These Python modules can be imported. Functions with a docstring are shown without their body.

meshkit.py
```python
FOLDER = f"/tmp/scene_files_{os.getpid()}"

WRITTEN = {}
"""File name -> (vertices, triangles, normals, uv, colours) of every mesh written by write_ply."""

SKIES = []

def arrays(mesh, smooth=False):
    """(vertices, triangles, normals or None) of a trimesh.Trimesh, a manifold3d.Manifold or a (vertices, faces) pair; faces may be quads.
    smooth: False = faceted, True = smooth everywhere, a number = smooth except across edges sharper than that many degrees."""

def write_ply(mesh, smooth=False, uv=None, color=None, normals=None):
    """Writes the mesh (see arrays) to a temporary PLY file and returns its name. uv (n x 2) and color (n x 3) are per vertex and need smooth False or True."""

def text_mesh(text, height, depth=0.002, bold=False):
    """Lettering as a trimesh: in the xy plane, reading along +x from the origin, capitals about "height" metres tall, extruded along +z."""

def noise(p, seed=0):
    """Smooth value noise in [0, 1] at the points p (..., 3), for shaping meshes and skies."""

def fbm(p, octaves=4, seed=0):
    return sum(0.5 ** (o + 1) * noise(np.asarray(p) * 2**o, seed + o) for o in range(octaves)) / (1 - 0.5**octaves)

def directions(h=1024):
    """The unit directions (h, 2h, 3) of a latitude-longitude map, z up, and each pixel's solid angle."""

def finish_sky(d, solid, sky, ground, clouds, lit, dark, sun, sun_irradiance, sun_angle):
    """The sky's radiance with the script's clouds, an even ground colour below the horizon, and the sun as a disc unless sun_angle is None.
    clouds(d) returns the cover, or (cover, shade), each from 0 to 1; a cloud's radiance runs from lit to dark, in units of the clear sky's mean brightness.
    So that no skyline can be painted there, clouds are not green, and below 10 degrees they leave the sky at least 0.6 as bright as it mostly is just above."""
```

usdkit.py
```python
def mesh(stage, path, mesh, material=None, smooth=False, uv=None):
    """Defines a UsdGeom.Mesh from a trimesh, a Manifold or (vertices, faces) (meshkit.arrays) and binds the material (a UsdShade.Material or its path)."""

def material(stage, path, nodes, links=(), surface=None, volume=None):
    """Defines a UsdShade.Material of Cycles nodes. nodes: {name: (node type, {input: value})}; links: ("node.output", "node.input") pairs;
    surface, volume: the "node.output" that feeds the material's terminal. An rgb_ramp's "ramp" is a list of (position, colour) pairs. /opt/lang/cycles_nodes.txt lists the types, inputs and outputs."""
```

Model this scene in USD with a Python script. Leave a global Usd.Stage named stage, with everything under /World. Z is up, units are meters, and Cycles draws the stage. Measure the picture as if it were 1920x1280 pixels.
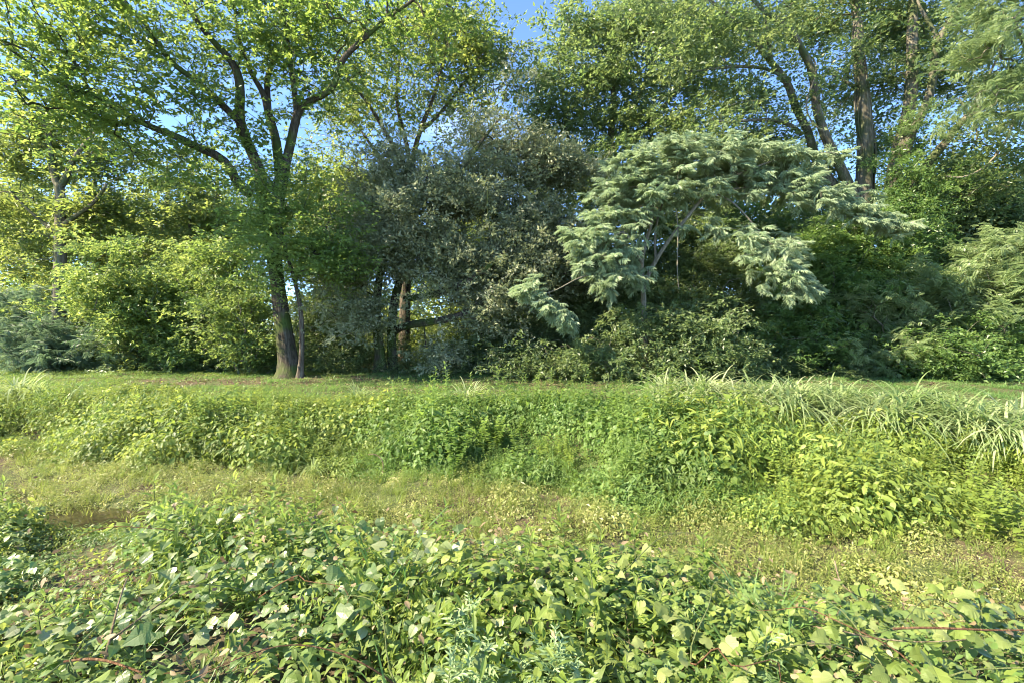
import math
import numpy as np
import meshkit, usdkit
from pxr import Usd, UsdGeom, UsdLux, UsdShade, Gf, Sdf, Vt
from scipy.interpolate import CubicSpline
from scipy.spatial import cKDTree

stage = Usd.Stage.CreateInMemory()
world = UsdGeom.Xform.Define(stage, '/World')
stage.SetDefaultPrim(world.GetPrim())
UsdGeom.SetStageUpAxis(stage, 'Z')
UsdGeom.SetStageMetersPerUnit(stage, 1.0)
UsdGeom.Scope.Define(stage, '/World/Looks')

# ------------------------------------------------------------------ camera, sky, sun, exposure
F, CX, HY, CAMZ = 960.0, 960.0, 640.0, 1.2          # the lens in photograph pixels, eye height over the far plateau
cam = UsdGeom.Camera.Define(stage, '/World/camera')
cam.AddTransformOp().Set(Gf.Matrix4d(1, 0, 0, 0, 0, 0, 1, 0, 0, -1, 0, 0, 0, 0, CAMZ, 1))
cam.CreateFocalLengthAttr(18.0); cam.CreateHorizontalApertureAttr(36.0); cam.CreateVerticalApertureAttr(24.0)
cam.CreateClippingRangeAttr(Gf.Vec2f(0.05, 5000)); cam.CreateExposureAttr(2.28)
SUN = np.array([-0.74, -0.22, 0.62]); SUN /= np.linalg.norm(SUN)
SUN_EL, SUN_ROT = math.asin(SUN[2]), math.atan2(SUN[0], SUN[1])
sky_mat = usdkit.material(stage, '/World/Looks/sky', {
    'sky': ('sky_texture', {'sky_type': 'single_scattering', 'sun_disc': False, 'sun_elevation': SUN_EL, 'sun_rotation': SUN_ROT, 'air_density': 0.65, 'aerosol_density': 0.15, 'ozone_density': 5.0}),
    'co': ('texture_coordinate', {}), 'mp': ('mapping', {'scale': (3.0, 3.0, 7.0)}),
    'n': ('noise_texture', {'scale': 1.6, 'detail': 6.0, 'roughness': 0.6}),
    'r': ('rgb_ramp', {'ramp': [(0.0, (0, 0, 0)), (0.58, (0, 0, 0)), (0.75, (0.14, 0.14, 0.14)), (1.0, (0.2, 0.2, 0.2))]}),
    'm': ('mix_color', {'b': (7.0, 7.4, 8.0)}),
    'bg': ('background_shader', {'strength': 0.115})},
    [('co.generated', 'mp.vector'), ('mp.vector', 'n.vector'), ('n.fac', 'r.fac'), ('r.color', 'm.fac'), ('sky.color', 'm.a'), ('m.result', 'bg.color')], surface='bg.background')
dome = UsdLux.DomeLight.Define(stage, '/World/sky')
UsdShade.MaterialBindingAPI.Apply(dome.GetPrim()).Bind(sky_mat)
dome.GetPrim().SetCustomDataByKey('kind', 'structure')
sun = UsdLux.DistantLight.Define(stage, '/World/sun')
sun.CreateIntensityAttr(1.15); sun.CreateAngleAttr(0.55); sun.CreateNormalizeAttr(True); sun.CreateColorAttr(Gf.Vec3f(1.0, 0.87, 0.66))
_x = np.cross([0, 0, 1.0], SUN); _x /= np.linalg.norm(_x); _y = np.cross(SUN, _x)
sun.AddTransformOp().Set(Gf.Matrix4d(*_x, 0, *_y, 0, *SUN, 0, 0, 0, 20, 1))


def at(px, py, d):
    """A pixel of the photograph at depth d, as a point of the place."""
    return np.array([(px - CX) / F * d, d, CAMZ + (HY - py) / F * d])


# ------------------------------------------------------------------ materials
def leaf_material(name, cols, trans, tw=0.4, rough=0.42, spec=0.5, veins=False, patch=0.0):
    """cols / trans: ramps from leaf to leaf. tw: share of light let through."""
    soft = lambda stops: [(p, tuple(.95 * x + .05 * (.25 * c[0] + .65 * c[1] + .1 * c[2]) for x in c)) for p, c in stops]
    cols, trans = soft(cols), soft(trans)
    n = {'g': ('geometry', {}), 'o': ('object_info', {}),
         'a': ('math', {'math_type': 'multiply', 'value2': 0.71}), 'b': ('math', {'math_type': 'add'}), 'c': ('math', {'math_type': 'fraction'}),
         'r': ('rgb_ramp', {'ramp': cols}), 't': ('rgb_ramp', {'ramp': trans}),
         'p': ('principled_bsdf', {'roughness': rough, 'specular_ior_level': spec}), 'l': ('translucent_bsdf', {}), 'm': ('mix_closure', {'fac': tw})}
    k = [('o.random', 'a.value1'), ('a.value', 'b.value1'), ('g.random_per_island', 'b.value2'), ('b.value', 'c.value1'), ('c.value', 'r.fac'), ('c.value', 't.fac'),
         ('t.color', 'l.color'), ('p.BSDF', 'm.closure1'), ('l.translucent' if False else 'l.BSDF', 'm.closure2')]
    col, tcol = 'r.color', 't.color'
    if patch:   # tone that drifts from clump to clump
        n['pn'] = ('noise_texture', {'scale': 0.9, 'detail': 2.0})
        n['pr'] = ('map_range', {'from_min': 0.3, 'from_max': 0.7, 'to_min': 1 - patch, 'to_max': 1 + patch})
        n['pm'] = ('hsv', {})
        k += [('g.position', 'pn.vector'), ('pn.fac', 'pr.value'), ('pr.result', 'pm.value'), (col, 'pm.color')]
        col = 'pm.color'
    if veins:
        n['uv'] = ('uvmap', {'attribute': 'st'}); n['s'] = ('separate_xyz', {})
        n['ab'] = ('math', {'math_type': 'absolute'}); n['sl'] = ('math', {'math_type': 'multiply', 'value2': 1.1}); n['df'] = ('math', {'math_type': 'subtract'})
        n['sc'] = ('math', {'math_type': 'multiply', 'value2': 6.5}); n['fr'] = ('math', {'math_type': 'fraction'})
        n['pp'] = ('math', {'math_type': 'pingpong', 'value2': 0.5})
        n['v1'] = ('map_range', {'from_min': 0.0, 'from_max': 0.09, 'to_min': 1.0, 'to_max': 0.0, 'clamp': True})
        n['v2'] = ('map_range', {'from_min': 0.0, 'from_max': 0.025, 'to_min': 1.0, 'to_max': 0.0, 'clamp': True})
        n['vm'] = ('math', {'math_type': 'maximum'}); n['bl'] = ('mix_color', {'blend_type': 'mix', 'b': (0.26, 0.32, 0.09)}); n['vf'] = ('math', {'math_type': 'multiply', 'value2': 0.3})
        n['bu'] = ('bump', {'strength': 0.5, 'distance': 0.004, 'invert': True})
        n['nz'] = ('noise_texture', {'scale': 60.0, 'detail': 2.0}); n['ad'] = ('math', {'math_type': 'multiply_add', 'value2': 0.6})
        k += [('uv.UV', 's.vector'), ('s.y', 'ab.value1'), ('ab.value', 'sl.value1'), ('s.x', 'df.value1'), ('sl.value', 'df.value2'), ('df.value', 'sc.value1'), ('sc.value', 'pp.value1'), ('pp.value', 'v1.value'),
              ('ab.value', 'v2.value'), ('v1.result', 'vm.value1'), ('v2.result', 'vm.value2'), ('vm.value', 'vf.value1'), ('vf.value', 'bl.fac'), (col, 'bl.a'),
              ('g.position', 'nz.vector'), ('nz.fac', 'ad.value1'), ('vm.value', 'ad.value3'), ('ad.value', 'bu.height'), ('bu.normal', 'p.normal')]
        col = 'bl.result'
    k.append((col, 'p.base_color'))
    return usdkit.material(stage, '/World/Looks/' + name, n, [x for x in k if x], surface='m.closure')


def bark_material(name, c1, c2, c3, scale=5.0, moss=None):
    n = {'co': ('geometry', {}), 'mp': ('mapping', {'scale': (scale, scale, scale * 0.16)}),
         'n': ('noise_texture', {'scale': 3.0, 'detail': 6.0, 'roughness': 0.65, 'distortion': 0.4}), 'r': ('rgb_ramp', {'ramp': [(0.3, c1), (0.5, c2), (0.72, c3)]}),
         'b': ('bump', {'strength': 0.9, 'distance': 0.05}), 'p': ('principled_bsdf', {'roughness': 0.9, 'specular_ior_level': 0.15})}
    k = [('co.position', 'mp.vector'), ('mp.vector', 'n.vector'), ('n.fac', 'r.fac'), ('n.fac', 'b.height'), ('b.normal', 'p.normal')]
    col = 'r.color'
    if moss:
        n['mn'] = ('noise_texture', {'scale': 1.3, 'detail': 4.0}); n['mr'] = ('map_range', {'from_min': 0.45, 'from_max': 0.6, 'clamp': True}); n['mm'] = ('mix_color', {'b': moss})
        k += [('co.position', 'mn.vector'), ('mn.fac', 'mr.value'), ('mr.result', 'mm.fac'), (col, 'mm.a')]
        col = 'mm.result'
    k.append((col, 'p.base_color'))
    return usdkit.material(stage, '/World/Looks/' + name, n, k, surface='p.BSDF')


L = {}
L['sweetgum'] = leaf_material('sweetgum_leaf', [(0, (.055, .10, .02)), (.5, (.095, .155, .03)), (.9, (.15, .20, .045)), (1, (.22, .22, .06))], [(0, (.24, .40, .05)), (.6, (.45, .58, .09)), (1, (.72, .68, .15))], .48, patch=.25)
L['backtree'] = leaf_material('back_tree_leaf', [(0, (.06, .10, .022)), (.6, (.10, .15, .04)), (1, (.16, .19, .06))], [(0, (.28, .40, .06)), (1, (.58, .62, .12))], .45, patch=.25)
L['oak'] = leaf_material('grey_tree_leaf', [(0, (.16, .19, .075)), (.5, (.265, .29, .14)), (.8, (.37, .38, .235)), (1, (.5, .49, .38))], [(0, (.19, .24, .1)), (1, (.36, .42, .2))], .28, rough=.4, spec=.5, patch=.2)
L['righttree'] = leaf_material('right_tree_leaf', [(0, (.065, .105, .035)), (.6, (.115, .16, .055)), (1, (.19, .23, .09))], [(0, (.22, .35, .08)), (1, (.44, .52, .15))], .44, patch=.3)
L['fresh'] = leaf_material('fresh_leaf', [(0, (.08, .14, .03)), (.6, (.13, .20, .045)), (1, (.20, .27, .065))], [(0, (.3, .46, .06)), (1, (.55, .68, .12))], .42, patch=.25)
L['bright'] = leaf_material('bright_shrub_leaf', [(0, (.08, .14, .035)), (.6, (.14, .21, .05)), (1, (.25, .30, .09))], [(0, (.3, .45, .07)), (1, (.6, .68, .15))], .4, patch=.2)
L['dark'] = leaf_material('dark_shrub_leaf', [(0, (.075, .11, .035)), (.6, (.13, .18, .06)), (1, (.22, .27, .11))], [(0, (.2, .32, .07)), (1, (.42, .52, .15))], .36, patch=.3)
L['blue'] = leaf_material('bluish_shrub_leaf', [(0, (.08, .13, .075)), (.6, (.13, .19, .11)), (1, (.20, .26, .16))], [(0, (.18, .33, .13)), (1, (.36, .48, .24))], .33, patch=.2)
L['mimosa'] = leaf_material('mimosa_leaf', [(0, (.25, .325, .18)), (.6, (.345, .42, .25)), (1, (.45, .505, .33))], [(0, (.36, .5, .22)), (1, (.54, .62, .32))], .36, rough=.6, spec=.3, patch=.15)
L['locust'] = leaf_material('feathery_leaf', [(0, (.14, .20, .075)), (.6, (.22, .29, .11)), (1, (.33, .38, .18))], [(0, (.28, .42, .12)), (1, (.5, .6, .22))], .38, patch=.25)
L['ivy'] = leaf_material('ivy_leaf', [(0, (.07, .13, .03)), (.6, (.115, .19, .045)), (1, (.19, .26, .075))], [(0, (.24, .42, .06)), (1, (.46, .6, .13))], .38, rough=.38)
L['weed_y'] = leaf_material('sunny_weed_leaf', [(0, (.09, .14, .025)), (.6, (.16, .21, .04)), (1, (.25, .27, .075))], [(0, (.32, .45, .05)), (1, (.58, .62, .12))], .36, rough=.5, spec=.3, patch=.28)
L['weed_g'] = leaf_material('green_weed_leaf', [(0, (.075, .135, .03)), (.6, (.13, .20, .045)), (1, (.22, .275, .08))], [(0, (.28, .46, .06)), (1, (.52, .64, .12))], .38, rough=.5, spec=.35, patch=.3)
L['weed_b'] = leaf_material('bright_weed_leaf', [(0, (.11, .17, .025)), (.6, (.20, .26, .04)), (1, (.32, .33, .07))], [(0, (.38, .5, .05)), (1, (.66, .68, .12))], .36, rough=.5, spec=.35, patch=.28)
L['nettle'] = leaf_material('heart_weed_leaf', [(0, (.085, .15, .03)), (1, (.155, .235, .05))], [(0, (.28, .46, .06)), (1, (.46, .62, .1))], .38, rough=.5, spec=.35, patch=.2)
L['grass'] = leaf_material('grass_blade', [(0, (.06, .14, .03)), (.6, (.11, .2, .05)), (1, (.2, .26, .09))], [(0, (.22, .42, .06)), (1, (.46, .6, .14))], .36, rough=.45, patch=.2)
L['tallgrass'] = leaf_material('tall_grass_blade', [(0, (.14, .2, .065)), (.5, (.25, .31, .13)), (.8, (.40, .43, .25)), (1, (.46, .4, .25))], [(0, (.3, .46, .1)), (1, (.55, .6, .23))], .36, rough=.4, spec=.4)
L['ditch'] = leaf_material('ditch_plant_leaf', [(0, (.15, .19, .04)), (.45, (.24, .265, .07)), (.75, (.36, .33, .13)), (1, (.36, .24, .13))], [(0, (.34, .46, .08)), (1, (.55, .5, .16))], .34, rough=.45, patch=.25)
L['vine'] = leaf_material('grape_leaf', [(0, (.08, .125, .02)), (.4, (.14, .19, .03)), (.75, (.22, .26, .055)), (.92, (.27, .29, .11)), (.95, (.45, .34, .04)), (.975, (.30, .16, .07)), (1, (.2, .11, .06))],
                          [(0, (.24, .42, .05)), (.9, (.5, .58, .1)), (1, (.55, .34, .06))], .32, rough=.48, spec=.3, veins=True)
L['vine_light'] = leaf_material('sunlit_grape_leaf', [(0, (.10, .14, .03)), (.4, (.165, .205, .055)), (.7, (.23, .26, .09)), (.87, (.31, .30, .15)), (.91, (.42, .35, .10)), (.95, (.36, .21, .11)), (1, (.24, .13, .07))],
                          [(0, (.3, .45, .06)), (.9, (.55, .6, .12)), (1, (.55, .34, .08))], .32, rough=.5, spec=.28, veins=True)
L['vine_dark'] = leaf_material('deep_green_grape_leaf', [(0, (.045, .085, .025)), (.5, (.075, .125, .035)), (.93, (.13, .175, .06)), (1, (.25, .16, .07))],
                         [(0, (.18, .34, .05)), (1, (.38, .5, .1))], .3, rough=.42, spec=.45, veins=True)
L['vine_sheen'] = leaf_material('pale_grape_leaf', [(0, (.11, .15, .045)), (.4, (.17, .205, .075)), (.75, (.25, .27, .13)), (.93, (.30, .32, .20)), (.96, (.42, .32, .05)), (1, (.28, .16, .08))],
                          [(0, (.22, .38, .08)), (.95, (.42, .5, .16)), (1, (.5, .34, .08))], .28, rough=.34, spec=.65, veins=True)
L['mugwort'] = leaf_material('mugwort_leaf', [(0, (.15, .23, .08)), (1, (.28, .36, .16))], [(0, (.25, .42, .14)), (1, (.4, .55, .22))], .3, rough=.5)
L['clover'] = leaf_material('low_herb_leaf', [(0, (.09, .15, .035)), (.6, (.155, .215, .055)), (1, (.26, .30, .11))], [(0, (.2, .4, .1)), (1, (.38, .52, .18))], .3, rough=.42, patch=.2)
L['stalk'] = leaf_material('stalk_leaf', [(0, (.10, .16, .02)), (.6, (.18, .235, .035)), (1, (.31, .34, .08))], [(0, (.3, .5, .06)), (1, (.55, .66, .12))], .36, rough=.5, spec=.28, veins=True)
L['litter'] = leaf_material('dead_leaf', [(0, (.12, .085, .04)), (.6, (.24, .18, .09)), (1, (.38, .31, .19))], [(0, (.2, .1, .04)), (1, (.35, .2, .1))], .15, rough=.7)
B = {}
B['dark'] = bark_material('dark_bark', (.02, .017, .012), (.06, .05, .035), (.13, .11, .08), moss=(.06, .085, .02))
B['trunk'] = bark_material('furrowed_bark', (.025, .02, .015), (.085, .07, .05), (.19, .16, .12), scale=6)
B['grey'] = bark_material('grey_bark', (.05, .043, .03), (.13, .115, .08), (.25, .225, .17), moss=(.07, .085, .035))
B['pale'] = bark_material('pale_bark', (.10, .088, .055), (.19, .17, .12), (.29, .265, .2), scale=8)
B['red'] = bark_material('reddish_vine_stem', (.08, .035, .018), (.17, .09, .045), (.3, .2, .11), scale=20)
B['stem'] = bark_material('green_stem', (.08, .11, .03), (.14, .17, .06), (.2, .22, .1), scale=20)
B['stick'] = bark_material('dry_stick', (.09, .065, .035), (.2, .155, .09), (.34, .28, .18), scale=14)


# ------------------------------------------------------------------ prims
used = {}


def numbered(path):
    n = used.get(path, -1) + 1
    used[path] = n
    return path if n == 0 else f'{path}_{n:03d}'


def tag(prim, label=None, cat=None, group=None, kind=None):
    for k, v in (('label', label), ('category', cat), ('group', group), ('kind', kind)):
        if v:
            prim.SetCustomDataByKey(k, v)


class Thing:
    def __init__(self, name, label, cat, loc=(0, 0, 0), group=None, kind=None):
        self.loc = np.asarray(loc, float)
        x = UsdGeom.Xform.Define(stage, numbered('/World/' + name))
        x.AddTranslateOp().Set(Gf.Vec3d(*map(float, self.loc)))
        self.path, self.prim = str(x.GetPath()), x.GetPrim()
        tag(self.prim, label, cat, group, kind)

    def add(self, name, m, mat, smooth=False, label=None, kind=None, uv=None):
        p = numbered(self.path + '/' + name)
        g = usdkit.mesh(stage, p, (np.asarray(m[0]) - self.loc, m[1]), mat, smooth=smooth, uv=uv if uv is not None else (m[2] if len(m) > 2 else None))
        tag(g.GetPrim(), label, None, None, kind)
        return g

    def scatter(self, name, protos, mat, pos, quat, scale, idx, kind='stuff', label=None):
        p = numbered(self.path + '/' + name)
        s = scatter(p, protos, mat, np.asarray(pos) - self.loc, quat, scale, idx)
        tag(s.GetPrim(), label, None, None, kind)
        return s


def scatter(path, protos, mat, pos, quat, scale, idx):
    pi = UsdGeom.PointInstancer.Define(stage, path)
    rel = pi.CreatePrototypesRel()
    mats = mat if isinstance(mat, list) else [mat] * len(protos)
    for k, m in enumerate(protos):
        q = f'{path}/plant_form_{k:03d}'
        usdkit.mesh(stage, q, m[:2], mats[k], uv=m[2] if len(m) > 2 else None)
        rel.AddTarget(q)
    pi.CreatePositionsAttr(Vt.Vec3fArray.FromNumpy(np.ascontiguousarray(pos, np.float32)))
    pi.CreateOrientationsAttr(Vt.QuathArray([Gf.Quath(float(a), float(b), float(c), float(d)) for a, b, c, d in quat]))
    sc = np.asarray(scale, np.float32)
    sc = np.repeat(sc[:, None], 3, 1) if sc.ndim == 1 else sc
    pi.CreateScalesAttr(Vt.Vec3fArray.FromNumpy(np.ascontiguousarray(sc)))
    pi.CreateProtoIndicesAttr(Vt.IntArray.FromNumpy(np.asarray(idx, np.int32)))
    return pi


def quats(rng, n, tilt=0.3, yaw=None):
    y = rng.uniform(0, 2 * np.pi, n) if yaw is None else yaw
    t, a = np.abs(rng.normal(0, tilt, n)), rng.uniform(0, 2 * np.pi, n)
    qz = np.stack([np.cos(y / 2), 0 * y, 0 * y, np.sin(y / 2)], 1)
    qt = np.stack([np.cos(t / 2), np.sin(t / 2) * np.cos(a), np.sin(t / 2) * np.sin(a), 0 * t], 1)
    w1, x1, y1, z1 = qt.T; w2, x2, y2, z2 = qz.T
    return np.stack([w1*w2-x1*x2-y1*y2-z1*z2, w1*x2+x1*w2+y1*z2-z1*y2, w1*y2-x1*z2+y1*w2+z1*x2, w1*z2+x1*y2-y1*x2+z1*w2], 1)


# ------------------------------------------------------------------ leaf shapes: x along the midrib, y across, z up
def unit(a):
    return a / (np.linalg.norm(a, axis=-1, keepdims=True) + 1e-9)


def simple_leaf(w=0.5, fold=0.12, droop=0.15):
    v = np.array([[0, 0, 0], [.45, w / 2, fold], [1, 0, -droop], [.45, -w / 2, fold]])
    return v, np.array([[0, 2, 1], [0, 3, 2]]), v[:, :2] * [1, 1]


def shaped_leaf(half, mid, fold=0.15, droop=0.2, wave=0.0):
    half, mid = np.array(half, float), np.array(mid, float)
    m = np.stack([mid, 0 * mid], 1)
    n = len(mid)
    p = np.vstack([m, half, half * [1, -1]])
    r = np.abs(p[:, 1])
    z = fold * r - droop * np.clip(p[:, 0], 0, 2) ** 2 - 0.5 * fold * r ** 2 * 2 + wave * np.sin(p[:, 0] * 9 + p[:, 1] * 7) * r
    f = []
    for i in range(n - 1):
        a, b, c, d, e, g = i, i + 1, n + i, n + i + 1, 2 * n + i, 2 * n + i + 1
        f += [[a, b, d], [a, d, c], [b, a, e], [b, e, g]]
    v = np.column_stack([p, z])
    f = np.array(f)
    tri = v[f]
    ar = np.linalg.norm(np.cross(tri[:, 1] - tri[:, 0], tri[:, 2] - tri[:, 0]), axis=1)
    f = f[ar > 1e-6]
    used_, inv = np.unique(f, return_inverse=True)
    return v[used_], inv.reshape(f.shape), p[used_]


OVATE = shaped_leaf([(0, 0), (.2, .22), (.45, .27), (.75, .15), (1, 0)], [0, .2, .45, .75, 1], .2, .25)
LANCE = shaped_leaf([(0, 0), (.3, .11), (.65, .09), (1, 0)], [0, .3, .65, 1], .4, .3)
HEART = shaped_leaf([(0, 0), (-.1, .2), (.02, .4), (.25, .46), (.55, .34), (.8, .15), (1, 0)], [0, .02, .1, .3, .55, .8, 1], .25, .2)
GRAPE = shaped_leaf([(0, 0), (-.16, .14), (-.15, .34), (-.02, .5), (.1, .44), (.22, .6), (.34, .46), (.48, .5), (.58, .34), (.74, .3), (.8, .16), (1, 0)],
                    [0, .01, .03, .08, .14, .24, .36, .48, .58, .72, .82, 1], .28, .22, .05)
GRAPE2 = shaped_leaf([(0, 0), (-.14, .2), (-.04, .42), (.12, .5), (.2, .46), (.36, .52), (.5, .42), (.66, .34), (.78, .2), (.86, .12), (1, 0)],
                     [0, .01, .06, .14, .22, .36, .5, .64, .76, .86, 1], .05, .35, .08)
SMALL = simple_leaf(.55, .1, .12)
TINY = simple_leaf(.42, .08, .1)
NARROW = simple_leaf(.22, .06, .25)


def place(t, pos, d, nrm, size, wid=None):
    tv, tf, tu = t
    x = unit(d); y = unit(np.cross(nrm, x)); z = np.cross(x, y)
    s = np.broadcast_to(np.asarray(size, float), (len(pos),))
    w = s if wid is None else s * wid
    v = pos[:, None] + (tv[None, :, 0:1] * s[:, None, None]) * x[:, None] + (tv[None, :, 1:2] * w[:, None, None]) * y[:, None] + (tv[None, :, 2:3] * s[:, None, None]) * z[:, None]
    f = tf[None] + (np.arange(len(pos)) * len(tv))[:, None, None]
    return v.reshape(-1, 3), f.reshape(-1, 3), np.tile(tu, (len(pos), 1))


def join(*ms):
    ms = [m for m in ms if m is not None and len(m[0])]
    at_, v, f, u = 0, [], [], []
    for m in ms:
        v.append(m[0]); f.append(np.asarray(m[1]) + at_); at_ += len(m[0])
        u.append(m[2] if len(m) > 2 else np.zeros((len(m[0]), 2)))
    return np.vstack(v), np.vstack(f), np.vstack(u)


def segments(p0, p1, r0, r1, sides=4):
    p0, p1 = np.asarray(p0, float), np.asarray(p1, float)
    t = unit(p1 - p0)
    a = unit(np.cross(t, np.where(np.abs(t[:, 2:]) < .9, [0, 0, 1.0], [1.0, 0, 0]))); b = np.cross(t, a)
    an = np.arange(sides) * 2 * np.pi / sides
    ring = np.cos(an)[None, :, None] * a[:, None] + np.sin(an)[None, :, None] * b[:, None]
    v = np.concatenate([p0[:, None] + ring * np.asarray(r0)[:, None, None], p1[:, None] + ring * np.asarray(r1)[:, None, None]], 1)
    j = np.arange(sides); k = (j + 1) % sides
    f = np.vstack([np.stack([j, k, k + sides], 1), np.stack([j, k + sides, j + sides], 1)])
    return v.reshape(-1, 3), (f[None] + (np.arange(len(p0)) * 2 * sides)[:, None, None]).reshape(-1, 3), np.zeros((len(p0) * 2 * sides, 2))


def spline(pts, rad=None, step=.25):
    pts = np.asarray(pts, float)
    t = np.concatenate([[0], np.cumsum(np.linalg.norm(np.diff(pts, axis=0), axis=1))])
    s = np.linspace(0, t[-1], max(3, int(t[-1] / step) + 1))
    p = CubicSpline(t, pts)(s) if len(pts) > 2 else np.stack([np.interp(s, t, c) for c in pts.T], 1)
    return (p, np.interp(s, t, rad)) if rad is not None else p


def tube(p, r, sides=10, rough=0.0, seed=0, cap=True):
    p = np.asarray(p, float); r = np.broadcast_to(r, (len(p),))
    t = unit(np.gradient(p, axis=0))
    a = unit(np.cross(t[0], [0.31, 0.95, 0.02])); A = [a]
    for k in range(1, len(p)):
        a = unit(a - t[k] * np.dot(a, t[k])); A.append(a)
    A = np.array(A); Bv = np.cross(t, A)
    an = np.arange(sides) * 2 * np.pi / sides
    ring = np.cos(an)[None, :, None] * A[:, None] + np.sin(an)[None, :, None] * Bv[:, None]
    rr = r[:, None] * np.ones(sides)[None]
    if rough:
        rg = np.random.default_rng(seed)
        ph = rg.uniform(0, 6.28, 4)
        z = np.arange(len(p))[:, None]
        rr = rr * (1 + rough * (np.sin(3 * an[None] + ph[0] + z * .11) * .5 + np.sin(5 * an[None] + ph[1] - z * .17) * .4 + np.sin(z * .6 + ph[2] + 2 * an[None]) * .35 + rg.normal(0, .25, (len(p), sides))))
    v = p[:, None] + ring * rr[:, :, None]
    i, j = np.meshgrid(np.arange(len(p) - 1), np.arange(sides), indexing='ij')
    k = (j + 1) % sides
    q = np.stack([i * sides + j, i * sides + k, (i + 1) * sides + k, (i + 1) * sides + j], -1).reshape(-1, 4)
    v = np.vstack([v.reshape(-1, 3), p[-1:]])
    f = np.vstack([q[:, [0, 1, 2]], q[:, [0, 2, 3]]] + ([np.stack([(len(p) - 1) * sides + np.arange(sides), (len(p) - 1) * sides + (np.arange(sides) + 1) % sides, np.full(sides, len(v) - 1)], 1)] if cap else []))
    return v, f, np.zeros((len(v), 2))


# ------------------------------------------------------------------ terrain
def crest_near(x): return np.interp(x, [-30, -6, 0, 2.4, 4, 8, 30], [5.2, 4.4, 3.5, 2.5, 2.0, 1.4, 1.2])
def base_near(x): return crest_near(x) + np.interp(x, [-6, 0, 4], [1.9, 1.5, 1.5])
def base_far(x): return np.interp(x, [-30, -9.8, -2.7, 1.1, 5.2, 9, 30], [12.5, 10.9, 9.8, 7.9, 6.75, 6.2, 6.0]) + .28 * np.sin(x * 1.1 + 1) + .16 * np.sin(x * 2.9)
def crest_far(x): return np.interp(x, [-30, -10, 0, 5, 12, 30], [14.8, 13.8, 12.5, 11.0, 10.2, 10.0])
def smooth(t):
    t = np.clip(t, 0, 1); return t * t * (3 - 2 * t)


def gz(x, y):
    x, y = np.asarray(x, float), np.asarray(y, float)
    a, b, c, d = crest_near(x), base_near(x), base_far(x), crest_far(x)
    bottom = -1.36 + .05 * np.sin(x * 1.3 + y) - .27 * np.exp(-((x + 6.0) / 1.5) ** 2 - ((y - 7.2) / .9) ** 2)
    z = -.4 + (bottom + .4) * smooth((y - a) / (b - a))
    z = np.where(y > c, bottom + (-.36 - bottom) * smooth((y - c) / (d - c)), z)
    z = np.where(y > d, -.36 * (1 - smooth((y - d) / 5.0)), z)
    return z + .035 * np.sin(x * 2.1 + 1.3 * np.sin(y * .9)) * np.cos(y * 1.7) + .05 * np.sin(x * .43 + 2) * np.sin(y * .37)


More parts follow.
